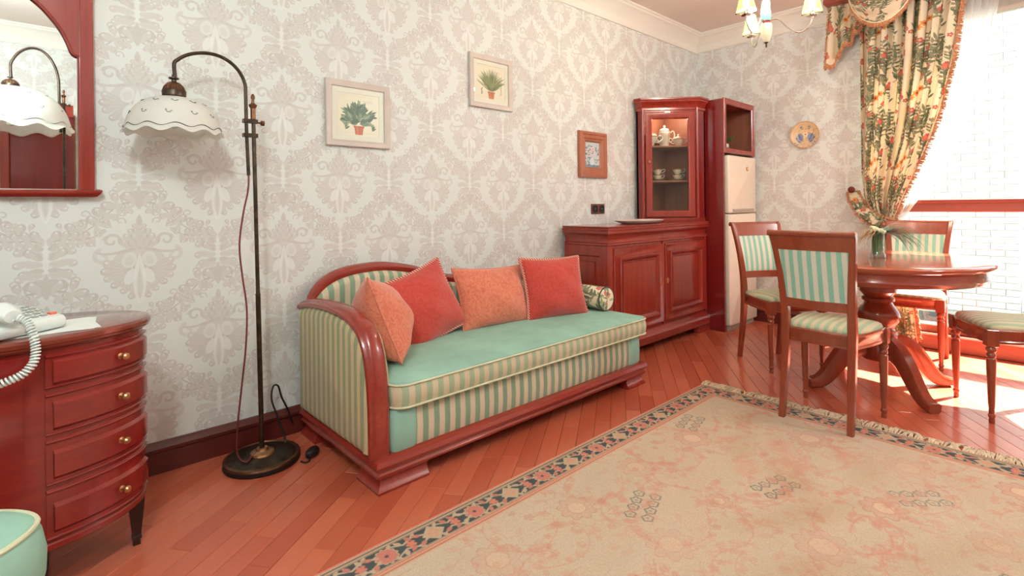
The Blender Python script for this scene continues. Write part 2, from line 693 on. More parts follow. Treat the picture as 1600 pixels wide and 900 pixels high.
    def cartouche(x, y):
        def half(X, sg):
            for k, (ly, L, a) in enumerate(((0.085, 0.040, 48), (0.070, 0.062, 22), (0.052, 0.072, 10), (0.034, 0.052, 30), (0.016, 0.074, 2), (-0.004, 0.060, -14), (-0.022, 0.070, -8), (-0.042, 0.050, -26), (-0.058, 0.040, -55))):
                an = R(a) if sg > 0 else PI - R(a)
                px, py = X(0.004, ly)
                c.leaf(px, py, L * S, 0.026 * S, an, (T2, T1)[k % 2], 0.9, T3)
                lobe(X, sg, 0.004 + L * math.cos(R(a)) * 0.92, ly + L * math.sin(R(a)) * 0.92, 0.0165, R(a - 30 + 40 * (k % 2)), k)
            c.stroke([X(*p) for p in spiral(0.040, -0.078, 0.022, 0.006, R(100), R(-220), 16)], 5, 4, T1, 0.9)
            # vine of curled leaves running down to the next cartouche
            vine = bez((0.018, -0.085), (0.10, -0.075), (0.12, -0.215), (0.245, -0.220), 16)
            c.stroke([X(*p) for p in vine], 4.0, 3.0, T3, 0.75)
            vr = random.Random(8)
            for k in range(1, 15):
                vx, vy = vine[k]
                s2 = 1 if k % 2 else -1
                dx, dy = vine[k + 1][0] - vine[k - 1][0], vine[k + 1][1] - vine[k - 1][1]
                l = math.hypot(dx, dy)
                nx, ny = -dy / l * s2, dx / l * s2
                d = vr.uniform(0.018, 0.034)
                lobe(X, sg, vx + nx * d, vy + ny * d, vr.uniform(0.014, 0.022), math.atan2(ny, nx) + vr.uniform(-0.9, 0.9), k)
                if k % 3 == 0:
                    c.stroke([X(*p) for p in spiral(vx + nx * 0.050, vy + ny * 0.050, 0.017, 0.004, R(200), R(-120), 14)], 4, 3, T1, 0.85)
            for k in range(22):
                q = vine[vr.randrange(1, 15)]
                lobe(X, sg, q[0] + vr.uniform(-0.045, 0.045), q[1] + vr.uniform(-0.045, 0.045), vr.uniform(0.007, 0.012), vr.uniform(0, 6.28), k)
            # short spray above
            up = bez((0.015, 0.095), (0.06, 0.12), (0.09, 0.085), (0.150, 0.118), 10)
            c.stroke([X(*p) for p in up], 3.5, 2.5, T3, 0.7)
            for k in range(1, 9):
                s2 = 1 if k % 2 else -1
                lobe(X, sg, up[k][0], up[k][1] + s2 * vr.uniform(0.014, 0.022), vr.uniform(0.012, 0.017), R(90 * s2 - 30), k)
        both(half, x, y)
        c.leaf(x, y - 0.115 * S, 0.10 * S, 0.030 * S, PI / 2, T1, 0.9, T3)
        c.leaf(x, y - 0.02 * S, 0.13 * S, 0.020 * S, PI / 2, HI, 0.5, T1)

    for px, py in ((0.0, 0.0), (0.5, 0.5)):
        cartouche(px * w, py * h + 0.5 * h)
    for px, py in ((0.0, 0.0), (0.5, 0.5)):
        palmette(px * w, py * h)
    return image('damask_print', c.a)


def curtain_print():
    S = 900
    c = Cv(S, S, (238, 224, 196), True)
    rnd = random.Random(3)
    G = [(120, 128, 100), (142, 146, 112), (110, 118, 96), (152, 150, 116)]
    for i in range(30):
        x, y = rnd.uniform(0, S), rnd.uniform(0, S)
        a = rnd.uniform(0.9, 2.2)
        pts = bez((x, y), (x + 90, y + 90), (x - 60, y + 190), (x + rnd.uniform(-40, 90), y + 300))
        c.stroke(pts, 3.5, 2, (150, 120, 84), 0.9)
        for k in range(2, 13):
            sg = 1 if k % 2 else -1
            c.leaf(pts[k][0], pts[k][1], rnd.uniform(58, 100), rnd.uniform(20, 30), a - sg * rnd.uniform(0.4, 1.1), rnd.choice(G), 1.0, (214, 206, 160))
    for i in range(22):
        x, y, r = rnd.uniform(0, S), rnd.uniform(0, S), rnd.uniform(24, 38)
        k = i % 4
        if k < 2:
            c.disc(x, y, r, (208, 124, 110))
            c.disc(x - r * 0.2, y + r * 0.2, r * 0.6, (220, 128, 100), 0.8, 6)
            c.flower(x, y + r * 1.15, r * 0.55, 5, 0.5, (188, 98, 92))
        elif k == 2:
            c.flower(x, y, r * 1.3, 7, 0.35, (232, 172, 96))
            c.flower(x, y, r * 0.8, 7, 0.35, (222, 140, 80))
            c.disc(x, y, r * 0.3, (150, 80, 50))
        else:
            c.flower(x, y, r * 1.1, 5, 0.45, (196, 106, 102))
            c.disc(x, y, r * 0.35, (236, 200, 130))
    return image('curtain_print', c.a)


def rug_print():
    P = 400.0                               # pixels per metre
    Lx, Ly = 2.90, 2.02                     # x = 0 at the fringed far end, y = 0 at the sofa side
    w, h = int(Lx * P), int(Ly * P)
    c = Cv(w, h, (194, 176, 154))
    rnd = random.Random(11)
    NP = np.random.RandomState(4)
    # worn, uneven ground
    for i in range(420):
        x, y = rnd.uniform(0, w), rnd.uniform(0, h)
        c.ell(x, y, rnd.uniform(20, 110), rnd.uniform(8, 26), rnd.uniform(-0.5, 0.5) + 0.2, rnd.choice([(208, 190, 166), (190, 166, 138), (202, 180, 158), (202, 168, 146)]), 0.18, 14)
    PK, PD, GY, BR = (200, 144, 126), (188, 120, 104), (104, 108, 100), (160, 112, 78)

    def rosette(x, y, r, a=0.75):
        c.flower_line(x, y, r, 11, 0.22, 2.0, PK, a)
        c.flower(x, y, r * 0.62, 9, 0.25, PK, a * 0.55)
        c.flower_line(x, y, r * 0.62, 9, 0.25, 1.6, PD, a)
        c.disc(x, y, r * 0.3, (214, 186, 158), a)
        c.flower_line(x, y, r * 0.3, 6, 0.1, 1.4, PD, a)
        for k in range(11):
            t = 2 * PI * k / 11
            c.leaf(x + r * math.cos(t), y + r * math.sin(t), r * 0.42, r * 0.2, t + 0.5, PK, a * 0.7)

    def vine(p0, p1, p2, p3):
        pts = bez(p0, p1, p2, p3, 24)
        c.stroke(pts, 1.4, 1.0, PK, 0.6)
        for k in range(1, 23, 2):
            c.flower(pts[k][0] + rnd.uniform(-10, 10), pts[k][1] + rnd.uniform(-10, 10), rnd.uniform(5, 9), 5, 0.4, PK, 0.5)
            if k % 4 == 1:
                c.leaf(pts[k][0], pts[k][1], rnd.uniform(12, 20), 7, rnd.uniform(0, 6.3), PK, 0.4)

    def sprig(x, y, ang, n=8):
        for k in range(n):
            px = x + math.cos(ang) * 19 * (k // 2) - math.sin(ang) * (12 if k % 2 else -12)
            py = y + math.sin(ang) * 19 * (k // 2) + math.cos(ang) * (12 if k % 2 else -12)
            c.flower_line(px, py, 8.0, 5, 0.28, 2.2, GY, 0.85)
            c.disc(px, py, 2.4, (150, 140, 120), 0.8)
    for sx in range(7):
        for sy in range(5):
            x, y = (0.30 + 0.40 * sx) * P + rnd.uniform(-20, 20), (0.30 + 0.36 * sy) * P + rnd.uniform(-20, 20)
            rosette(x, y, rnd.uniform(30, 62), 0.45 + 0.3 * ((sx + sy) % 2))
            vine((x + 40, y), (x + 130, y + 90), (x + 190, y - 70), (x + rnd.uniform(60, 120), y - rnd.uniform(50, 80)))
            vine((x - 20, y + 40), (x - 110, y + 120), (x - 170, y - 10), (x - rnd.uniform(50, 110), y + rnd.uniform(-20, 50)))
            vine((x, y - 50), (x + 60, y - 120), (x - 90, y - 150), (x - rnd.uniform(20, 60), y - rnd.uniform(60, 90)))
            if (sx * 3 + sy) % 2 == 0:
                sprig(x + rnd.uniform(40, 90), y + rnd.uniform(-70, 70), rnd.uniform(-0.8, 0.8))
    for i in range(260):
        c.flower(rnd.uniform(0, w), rnd.uniform(0, h), rnd.uniform(4, 9), 5, 0.35, rnd.choice([PK, PD, (196, 150, 120)]), 0.4)
    # stains of their own
    for x, y, rx, ry, a in ((1.02, 0.86, 95, 24, -0.5), (1.30, 0.98, 70, 26, -0.6), (0.62, 0.5, 60, 22, 0.3), (0.50, 0.95, 55, 20, 0.1), (0.9, 1.25, 90, 20, -0.4), (1.4, 1.35, 70, 26, -0.2), (0.75, 0.75, 60, 30, 0.6), (0.35, 0.4, 50, 22, 0.2)):
        c.ell(x * P, y * P, rx, ry, a, BR, 0.24, 26)
    for x, y in ((0.52, 0.62), (0.62, 0.72), (0.8, 0.6), (0.42, 0.85)):
        c.ell(x * P, y * P, 34, 20, 0.3, (208, 120, 102), 0.32, 16)
    # the pile is rubbed paler in places
    k = NP.rand(14, 20).astype(np.float32)
    gy, gx = np.linspace(0, 12.99, h), np.linspace(0, 18.99, w)
    iy, ix = gy.astype(int), gx.astype(int)
    fy, fx = (gy - iy)[:, None], (gx - ix)[None, :]
    fy, fx = fy * fy * (3 - 2 * fy), fx * fx * (3 - 2 * fx)
    k = (k[iy][:, ix] * (1 - fy) * (1 - fx) + k[iy + 1][:, ix] * fy * (1 - fx) + k[iy][:, ix + 1] * (1 - fy) * fx + k[iy + 1][:, ix + 1] * fy * fx)
    k = (np.clip(k * 1.1 - 0.15, 0, 1) * 0.42)[:, :, None].astype(np.float32)
    c.a = c.a * (1 - k) + np.array((198, 181, 159), np.float32) / 255 * k
    # borders: (from, to) distance in from the edge
    def band(a, b, col, al=1.0):
        for x0, x1, y0, y1 in ((a, Lx - a, a, b), (a, Lx - a, Ly - b, Ly - a), (a, b, a, Ly - a), (Lx - b, Lx - a, a, Ly - a)):
            s = np.s_[int(y0 * P):int(math.ceil(y1 * P)), int(x0 * P):int(math.ceil(x1 * P))]
            c.a[s] = c.a[s] * (1 - al) + np.array(col, np.float32) / 255 * al
    band(0.0, 0.150, (198, 170, 142))
    band(0.0, 0.007, (206, 130, 110))
    band(0.010, 0.024, (196, 168, 140))
    band(0.014, 0.018, (120, 108, 98))
    band(0.026, 0.118, (78, 84, 84))
    band(0.026, 0.031, (150, 132, 112))
    band(0.113, 0.118, (160, 140, 118))
    band(0.124, 0.129, (205, 128, 108))
    band(0.136, 0.140, (196, 120, 102))
    CR = (186, 164, 138)

    def motif(x, y, k, ang):
        X = lambda u, v: (x + u * math.cos(ang) - v * math.sin(ang), y + u * math.sin(ang) + v * math.cos(ang))
        if k % 4 == 0:
            c.flower(x, y, 16, 12, 0.16, CR)
            c.flower(x, y, 14, 12, 0.16, (198, 126, 112))
            c.disc(x, y, 2.6, (90, 84, 80))
        elif k % 4 == 2:
            for rr, col in ((20, CR), (11, (206, 150, 126)), (5, CR)):
                q = c.win(x - rr, x + rr, y - rr, y + rr)
                if q:
                    XX, YY, ix = q
                    c.put(ix, np.clip(rr * 0.9 - (np.abs(XX - x) + np.abs(YY - y)), 0, 1), col)
        else:
            for s in (-1, 1):
                c.stroke([X(-24, s * 4), X(-8, s * 12), X(8, s * 5), X(24, s * 13)], 2.0, 1.5, CR)
                for u in (-18, -4, 10):
                    c.leaf(*X(u, s * 6), 13, 7, ang + s * rnd.uniform(0.5, 1.3), (190, 124, 110) if (u + k) % 3 else CR)
            c.flower(x, y, 7, 5, 0.35, (206, 128, 110))
        for s in (-1, 1):
            c.leaf(*X(28, s * 9), 12, 6, ang + s * 2.2, CR)
            c.disc(*X(30, s * 3), 2.6, (190, 124, 110))
    stp = 0.085
    n = int((Lx - 0.14) / stp)
    for k in range(n + 1):
        u = (0.072 + k * (Lx - 0.144) / n) * P
        motif(u, 0.072 * P, k, 0)
        motif(u, (Ly - 0.072) * P, k, 0)
    n = int((Ly - 0.14) / stp)
    for k in range(n + 1):
        u = (0.072 + k * (Ly - 0.144) / n) * P
        motif(0.072 * P, u, k, PI / 2)
        motif((Lx - 0.072) * P, u, k, PI / 2)
    g = NP.rand(h, w, 1).astype(np.float32)
    c.a = np.clip(c.a * (0.95 + 0.10 * g), 0, 1)
    return image('rug_print', c.a), Lx, Ly


def herb_print(kind):
    c = Cv(320, 320, (232, 226, 208))
    rnd = random.Random(kind)
    c.ell(160, 160, 190, 190, 0, (236, 228, 204), 0.5, 30)
    for y in (268, 258):
        c.stroke([(196, y), (236, y + 1), (272, y)], 0.8, 0.8, (150, 140, 120), 0.7)
    for a, b in ((20, 20), (20, 300)):
        c.stroke([(20, b), (300, b)], 0.5, 0.5, (190, 180, 160), 0.8)
    pot = [(132, 66), (138, 10), (192, 10), (198, 66)]
    if kind == 1:
        G = [(84, 104, 84), (110, 130, 102), (140, 160, 128), (70, 92, 74)]
        for i in range(120):
            a = rnd.uniform(0.15, PI - 0.15)
            r = rnd.uniform(10, 135)
            c.leaf(162 + r * math.cos(a) * 0.75, 88 + r * math.sin(a) * 0.95, rnd.uniform(40, 72), rnd.uniform(16, 24), a + rnd.uniform(-0.7, 0.7), rnd.choice(G), 1, (196, 206, 176))
        for sx, n in ((60, 7), (262, 7)):
            for i in range(n):
                c.leaf(sx, 44 + i * 7, 44, 13, PI / 2 + (i - 3) * 0.32, rnd.choice(G), 1, (190, 200, 170))
        pc = (196, 104, 76)
    else:
        G = [(112, 124, 84), (136, 142, 98), (94, 108, 74), (150, 150, 110)]
        for i in range(220):
            a = rnd.uniform(0.45, PI - 0.45)
            L = rnd.uniform(80, 200)
            c.leaf(162 + rnd.uniform(-22, 22), 76 + rnd.uniform(0, 40), L, 8, a, rnd.choice(G), 0.95)
        for i in range(24):
            c.leaf(272 + rnd.uniform(-4, 4), 50 + i * 6, 16, 4, rnd.uniform(0.4, 2.7), rnd.choice(G), 1)
            c.leaf(58 + rnd.uniform(-4, 4), 40 + i * 2.4, 14, 4, rnd.uniform(0.4, 2.7), rnd.choice(G), 1)
        pc = (198, 118, 84)
    for k in range(40):
        t = k / 39
        y = 8 + 66 * t
        hw = 26 + 9 * t
        if t > 0.82:
            hw += 5
        c.stroke([(163 - hw, y), (163 + hw, y)], 1.2, 1.2, tuple(x * (0.9 if abs(t - 0.82) < 0.03 else 1.0) for x in pc))
        c.stroke([(163 - hw * 0.5, y), (163 - hw * 0.2, y)], 1.2, 1.2, (216, 140, 106), 0.7)
    return image('herb_print', c.a)


def small_print():
    c = Cv(160, 280, (196, 204, 206))
    rnd = random.Random(9)
    for i in range(90):
        c.leaf(rnd.uniform(10, 150), rnd.uniform(10, 230), rnd.uniform(14, 40), rnd.uniform(6, 12), rnd.uniform(0, 6.28), rnd.choice([(70, 96, 112), (52, 74, 92), (112, 140, 140), (150, 168, 172), (84, 110, 104)]), 0.9)
    for x, y, r in ((90, 206, 26), (62, 176, 17), (112, 160, 18), (80, 130, 20)):
        c.flower(x, y, r, 6, 0.3, (222, 206, 204))
        c.disc(x, y, r * 0.4, (206, 176, 172))
    c.ell(78, 62, 26, 46, 0, (206, 214, 222))
    c.stroke([(0, 14), (160, 14)], 16, 16, (96, 112, 128), 0.7)
    return image('flower_print', c.a)


def plate_print():
    c = Cv(256, 256, (232, 216, 186))
    c.disc(128, 128, 122, (226, 198, 150))
    rnd = random.Random(2)
    for i in range(60):
        a, r = rnd.uniform(0, 6.28), rnd.uniform(10, 110)
        c.leaf(128 + r * math.cos(a), 128 + r * math.sin(a), rnd.uniform(14, 28), 9, rnd.uniform(0, 6.28), rnd.choice([(206, 150, 104), (234, 220, 188), (206, 172, 116), (238, 230, 208)]), 0.85)
    for sx in (-1, 1):
        for k in range(7):
            a = R(-50 + k * 20)
            c.leaf(128 + sx * 22, 92, 84 - 4 * k, 26, a if sx > 0 else PI - a, (96, 106, 150) if k % 2 else (140, 150, 186), 0.95, (220, 220, 226))
        c.leaf(128 + sx * 26, 176, 40, 22, R(70) if sx > 0 else R(110), (118, 124, 158), 0.9, (226, 222, 220))
    c.flower(128, 132, 22, 6, 0.4, (238, 228, 200))
    c.disc(128, 132, 8, (206, 120, 84))
    c.flower_line(128, 128, 117, 40, 0.04, 4, (196, 120, 80), 0.9)
    return image('plate_print', c.a)


IM_D = damask()
IM_C = curtain_print()
IM_R, RUGX, RUGY = rug_print()

# ------------------------------------------------------------------ materials
M = {}
M['wood'] = wood('cherry_wood', (124, 33, 26), (162, 57, 42), 'z', 0.2, 0.5)
M['woodx'] = wood('cherry_wood_x', (124, 33, 26), (162, 57, 42), 'x', 0.2, 0.5)
M['woody'] = wood('cherry_wood_y', (124, 33, 26), (162, 57, 42), 'y', 0.2, 0.5)
M['wood_chair'] = wood('chair_wood', (124, 52, 34), (162, 78, 50), 'z', 0.22, 0.5)
M['wood_dark'] = wood('deep_cherry_wood', (106, 20, 22), (138, 34, 31), 'z', 0.2, 0.5)
M['wood_chest'] = wood('crimson_chest_wood', (112, 22, 22), (148, 40, 33), 'x', 0.2, 0.5)
M['wood_in'] = wood('cabinet_interior_wood', (128, 78, 58), (158, 104, 80), 'z', 0.5, 0.0)
M['wood_black'] = plain('blackened_wood', (44, 22, 20), 0.35)
M['wood_orange'] = wood('window_wood', (126, 54, 42), (156, 78, 58), 'y', 0.35, 0.2)
M['frame_wood'] = wood('picture_frame_wood', (156, 90, 64), (180, 112, 82), 'z', 0.35, 0.2)
M['green'] = plain('sage_green_cloth', (148, 188, 171), 0.8, var=0.05, scale=6, spec=0.25, bump=0.12)
M['greenrim'] = plain('pale_cord_piping', (208, 208, 176), 0.8)
M['str_x'] = stripes('sage_cream_stripe_x', (134, 156, 130), (206, 192, 164), 'x', 0.054)
M['str_y'] = stripes('sage_cream_stripe_y', (140, 148, 112), (196, 178, 136), 'y', 0.047)
M['str_chair'] = stripes('turquoise_cream_stripe', (142, 194, 172), (220, 218, 200), 'y', 0.042, 0.5)
M['str_seat'] = stripes('sage_sand_seat_stripe', (164, 182, 150), (208, 196, 164), 'y', 0.040, 0.5)
M['white'] = plain('white_plaster', (232, 232, 222), 0.85, var=0.012, scale=2)
M['ceil'] = plain('ceiling_paint', (226, 218, 208), 0.9, var=0.012, scale=2)
M['bronze'] = plain('aged_bronze', (72, 60, 50), 0.38, 0.85, var=0.25, scale=30)
M['copper'] = plain('copper_brown_metal', (118, 82, 60), 0.32, 0.9, var=0.15, scale=30)
M['brass'] = plain('worn_brass', (196, 150, 108), 0.3, 0.9)
M['gold'] = plain('gilt_metal', (190, 150, 96), 0.28, 0.9)
M['chrome'] = plain('polished_nickel', (220, 210, 200), 0.15, 1.0)
M['cord'] = plain('brown_red_cord', (112, 36, 34), 0.6)
M['black'] = plain('black_rubber', (22, 18, 18), 0.5)
M['shade'] = plain('opal_white_glass', (246, 246, 240), 0.35, var=0.01, coat=0.2)
q = M['shade'].node_tree
tl = q.nodes.new('ShaderNodeBsdfTranslucent')
tl.inputs[0].default_value = (0.95, 0.95, 0.92, 1)
mx = q.nodes.new('ShaderNodeMixShader')
mx.inputs[0].default_value = 0.5
q.links.new(q.nodes['Principled BSDF'].outputs[0], mx.inputs[1])
q.links.new(tl.outputs[0], mx.inputs[2])
q.links.new(mx.outputs[0], q.nodes['Material Output'].inputs[0])
M['ink'] = plain('dark_painted_line', (56, 62, 60), 0.6)
M['porc'] = plain('white_porcelain', (226, 226, 216), 0.15, var=0.01, coat=0.5)
M['fridge'] = plain('cream_enamel', (232, 224, 206), 0.3, var=0.01, coat=0.2)
M['grey'] = plain('grey_plastic', (166, 162, 150), 0.4)
M['socket'] = plain('brown_plastic', (112, 56, 46), 0.4)
M['phone'] = plain('white_phone_plastic', (222, 230, 226), 0.35, var=0.01)
M['key'] = plain('grey_key_plastic', (160, 164, 156), 0.4)
M['red'] = plain('red_key', (226, 116, 92), 0.4)
M['paper'] = plain('white_paper', (232, 236, 232), 0.8, var=0.01)
M['glass'] = glass('clear_glass')
M['vglass'] = glass('vase_glass', (0.93, 0.97, 0.97, 1), 1.6)
M['pframe'] = plain('pale_rose_grey_paint', (206, 194, 186), 0.5, var=0.03)
M['mat'] = plain('cream_passepartout', (232, 228, 214), 0.8, var=0.01)
M['cotta'] = plain('terracotta', (184, 100, 72), 0.8)
M['soil'] = plain('soil', (60, 44, 34), 0.9)
M['leafg'] = plain('leaf_green', (92, 128, 70), 0.55, var=0.2)
M['leafs'] = plain('silvery_blade_green', (158, 188, 164), 0.55, var=0.2)
M['leafb'] = plain('dry_blade_straw', (190, 150, 100), 0.6, var=0.15)
M['bud'] = plain('cream_green_petal', (226, 232, 196), 0.6)
M['fringe'] = plain('rust_orange_fringe', (182, 126, 90), 0.85, var=0.22, scale=80)
M['rugfringe'] = plain('cream_cotton_fringe', (208, 188, 158), 0.9, var=0.1, scale=60)
M['brick'] = plain('white_brick', (206, 208, 204), 0.9, var=0.04, scale=8)
M['joint'] = plain('pale_mortar', (178, 178, 172), 0.95)
M['terrace'] = plain('pale_paving', (78, 76, 72), 0.9)
M['sheer_edge'] = plain('sheer_hem', (236, 234, 224), 0.8)
M['mirror'] = plain('silvered_glass', (235, 238, 236), 0.01, 1.0, var=0.0)
M['framegrey'] = plain('grey_window_frame', (150, 144, 132), 0.6)
M['turq'] = plain('turquoise_glass_body', (120, 190, 186), 0.2, var=0.12, scale=20, coat=0.5)
M['ivory'] = plain('ivory_ceramic', (226, 218, 190), 0.25, var=0.06, coat=0.4)
M['maroon'] = plain('maroon_ring', (126, 30, 40), 0.3, coat=0.3)
M['bulb'] = emit('lit_bulb', (1.0, 0.86, 0.62, 1), 14)
M['cshade'] = plain('pale_green_glass', (214, 228, 190), 0.3, var=0.02)
M['cshade'].node_tree.nodes['Principled BSDF'].inputs['Transmission Weight'].default_value = 0.55
M['cshade'].node_tree.nodes['Principled BSDF'].inputs['IOR'].default_value = 1.02
M['badge'] = plain('orange_badge', (206, 140, 96), 0.4)
M['tieb'] = plain('ochre_lining', (214, 176, 116), 0.8, var=0.1, scale=30)


def velvet(name, a, b, cord=False):
    t = NT(name)
    v = t.coord()
    n1 = t.noise(t.mapping(v, (1, 1, 1)), 16, 4, 0.6, 1.8)
    n2 = t.noise(v, 500, 1)
    col = t.ramp(n1, [(0.36, s2l(a)), (0.47, s2l(b)), (0.56, s2l(a)), (0.66, s2l(b))])
    if cord:
        sp = sepxyz(t, v)
        fr = t.math('FRACT', t.math('MULTIPLY', t.math('ADD', sp[2], 10.0), 42.0))
        rib = t.math('ABSOLUTE', t.math('SUBTRACT', fr, 0.5))
        t.bump(t.math('ADD', n2, rib), 0.25, 0.002)
    else:
        t.bump(t.math('ADD', t.math('MULTIPLY', n2, 0.3), n1), 0.25, 0.006)
    return t.fin(col, 0.8, spec=0.25, Sheen_Weight=0.35)


M['coral'] = velvet('coral_damask_cloth', (202, 104, 80), (216, 132, 104))
M['crimson'] = velvet('crimson_cord_cloth', (184, 60, 52), (196, 76, 64), True)


def rope_mat():
    t = NT('red_white_rope')
    sp = sepxyz(t, t.coord())
    fr = t.math('FRACT', t.math('MULTIPLY', t.math('ADD', t.math('ADD', sp[0], sp[2]), t.math('ADD', sp[1], 20.0)), 62.0))
    return t.fin(t.ramp(fr, [(0.0, s2l((178, 50, 46))), (0.55, s2l((178, 50, 46))), (0.62, s2l((226, 196, 172))), (0.95, s2l((226, 196, 172)))]), 0.8)


M['rope'] = rope_mat()


def floor_mat():
    t = NT('parquet_wood')
    v = t.coord()
    oi = t.n('ShaderNodeObjectInfo')
    ga = t.n('ShaderNodeNewGeometry')
    rnd = t.math('FRACT', t.math('ADD', oi.outputs['Random'], ga.outputs['Random Per Island']))
    cb = t.n('ShaderNodeCombineXYZ')
    t.l(t.math('MULTIPLY', rnd, 37.0), cb.inputs[2])
    ad = t.n('ShaderNodeVectorMath', operation='ADD')
    t.l(v, ad.inputs[0])
    t.l(cb.outputs[0], ad.inputs[1])
    g = t.noise(t.mapping(ad.outputs[0], (1.6, 26, 26)), 2.0, 5, 0.6, 0.4)
    base = t.ramp(rnd, [(0.0, s2l((178, 84, 60))), (0.5, s2l((190, 96, 70))), (1.0, s2l((199, 106, 78)))])
    col = t.mix(0.07, base, t.ramp(g, [(0.3, (0.25, 0.25, 0.25, 1)), (0.7, (0.75, 0.75, 0.75, 1))]), 'OVERLAY')
    return t.fin(col, t.math('ADD', t.math('MULTIPLY', g, 0.05), 0.22), coat=0.25)


M['floor'] = floor_mat()


def paper_mat(name, axes):
    def ex(t, col):
        # the print has a slight pearl: raised ink
        return col
    m = img_mat(name, IM_D, axes=axes, scale=(0.565, 0.66), off=((4.587 / 0.565) % 1 if axes[0] == 'x' else 0.3, (-0.866 / 0.66) % 1), rough=0.55, spec=0.4)
    nt = m.node_tree
    b = nt.nodes.new('ShaderNodeBump')
    b.inputs['Strength'].default_value = 0.12
    b.inputs['Distance'].default_value = 0.003
    tex = [n for n in nt.nodes if n.type == 'TEX_IMAGE'][0]
    nt.links.new(tex.outputs[0], b.inputs['Height'])
    nt.links.new(b.outputs[0], nt.nodes['Principled BSDF'].inputs['Normal'])
    return m


M['paperx'] = paper_mat('damask_wallpaper_x', 'xz')
M['papery'] = paper_mat('damask_wallpaper_y', 'yz')
M['curtain'] = img_mat('printed_curtain_cloth', IM_C, uv=True, rough=0.85, spec=0.2)
pc = M['curtain'].node_tree
tl = pc.nodes.new('ShaderNodeBsdfTranslucent')
mxs = pc.nodes.new('ShaderNodeMixShader')
mxs.inputs[0].default_value = 0.3
pc.links.new([n for n in pc.nodes if n.type == 'TEX_IMAGE'][0].outputs[0], tl.inputs[0])
pc.links.new(pc.nodes['Principled BSDF'].outputs[0], mxs.inputs[1])
pc.links.new(tl.outputs[0], mxs.inputs[2])
pc.links.new(mxs.outputs[0], pc.nodes['Material Output'].inputs[0])


def sheer_mat():
    t = NT('white_voile')
    tr = t.n('ShaderNodeBsdfTransparent')
    df = t.n('ShaderNodeBsdfDiffuse')
    df.inputs[0].default_value = (0.9, 0.9, 0.88, 1)
    tl = t.n('ShaderNodeBsdfTranslucent')
    tl.inputs[0].default_value = (0.92, 0.92, 0.9, 1)
    a = t.n('ShaderNodeMixShader')
    a.inputs[0].default_value = 0.6
    t.l(df.outputs[0], a.inputs[1])
    t.l(tl.outputs[0], a.inputs[2])
    b = t.n('ShaderNodeMixShader')
    b.inputs[0].default_value = 0.72
    t.l(tr.outputs[0], b.inputs[1])
    t.l(a.outputs[0], b.inputs[2])
    t.l(b.outputs[0], t.out.inputs[0])
    return t.m


M['sheer'] = sheer_mat()

# ------------------------------------------------------------------ the room
XL, YS, ZC = -5.75, -3.86, 2.74           # west wall, wall behind the camera, ceiling
WY0, WY1, WZ0, WZ1 = -1.48, -3.55, 0.15, 2.42   # window opening in the east wall (x = 0)

w = struct(MB().box(XL - 0.1, 0.0, 0.0, 0.10, 0, ZC).build('wall_north', M['paperx']))
w = MB()
w.box(0.0, 0.16, WY0, 0.10, 0, ZC)
w.box(0.0, 0.16, YS, WY1, 0, ZC)
w.box(0.0, 0.16, WY1, WY0, WZ1, ZC)
w.box(0.0, 0.16, WY1, WY0, -0.02, 0.02)
struct(w.build('wall_east', M['papery']))
struct(MB().box(XL - 0.1, 0.16, YS - 0.1, YS, 0, ZC).build('wall_south', M['paperx']))
struct(MB().box(XL - 0.1, XL, YS, 0.0, 0, ZC).build('wall_west', M['papery']))
struct(MB().box(XL - 0.1, 0.16, YS - 0.1, 0.10, ZC, ZC + 0.08).build('ceiling', M['ceil']))

# cornice
cp = [(0, 2.578), (0.012, 2.578), (0.016, 2.592), (0.018, 2.635), (0.026, 2.650), (0.040, 2.665), (0.058, 2.688), (0.085, 2.705), (0.100, 2.712), (0.104, 2.722), (0.118, 2.728), (0.120, 2.74), (0, 2.74)]
room = [(XL, YS), (0, YS), (0, 0), (XL, 0)]
struct(MB().mould(room, cp, side=-1, closed=True).build('trim_1', M['white'], ang=25))

# skirting boards
sk = [(0, 0), (0.016, 0), (0.016, 0.085), (0.026, 0.092), (0.028, 0.105), (0.018, 0.122), (0.010, 0.128), (0, 0.128)]
M['skirt'] = wood('dark_skirting_wood', (74, 24, 22), (102, 38, 32), 'x', 0.35, 0.2)
struct(MB().mould([(XL, 0.0), (0.0, 0.0)], sk, side=1).build('baseboard_north', M['skirt'], ang=25))
struct(MB().mould([(0.0, 0.0), (0.0, WY0)], sk, side=1).build('baseboard_east', M['skirt'], ang=25))
struct(MB().mould([(XL, YS), (XL, 0)], sk, side=1).build('baseboard_west', M['skirt'], ang=25))
struct(MB().mould([(0, YS), (XL, YS)], sk, side=1).build('baseboard_south', M['skirt'], ang=25))

# parquet: strips laid at an angle to the walls
floor = struct(MB().box(XL - 0.1, 0.16, YS - 0.1, 0.10, -0.06, -0.0125).build('floor', M['joint']))
floor.data.materials.clear()
floor.data.materials.append(plain('dark_underfloor', (70, 30, 22), 0.8))
PA = R(35.8)
PLW, PLL = 0.076, 0.56
dx, dy = Vector((math.cos(PA), math.sin(PA))), Vector((-math.sin(PA), math.cos(PA)))
rng = random.Random(8)


def clip_poly(poly, x0, x1, y0, y1):
    for ax, lim, keep in ((0, x0, 1), (0, x1, -1), (1, y0, 1), (1, y1, -1)):
        out = []
        for i in range(len(poly)):
            a, b = poly[i - 1], poly[i]
            ia, ib = (a[ax] - lim) * keep >= 0, (b[ax] - lim) * keep >= 0
            if ia != ib:
                t = (lim - a[ax]) / (b[ax] - a[ax])
                out.append((a[0] + (b[0] - a[0]) * t, a[1] + (b[1] - a[1]) * t))
            if ib:
                out.append(b)
        poly = out
        if not poly:
            return []
    return poly


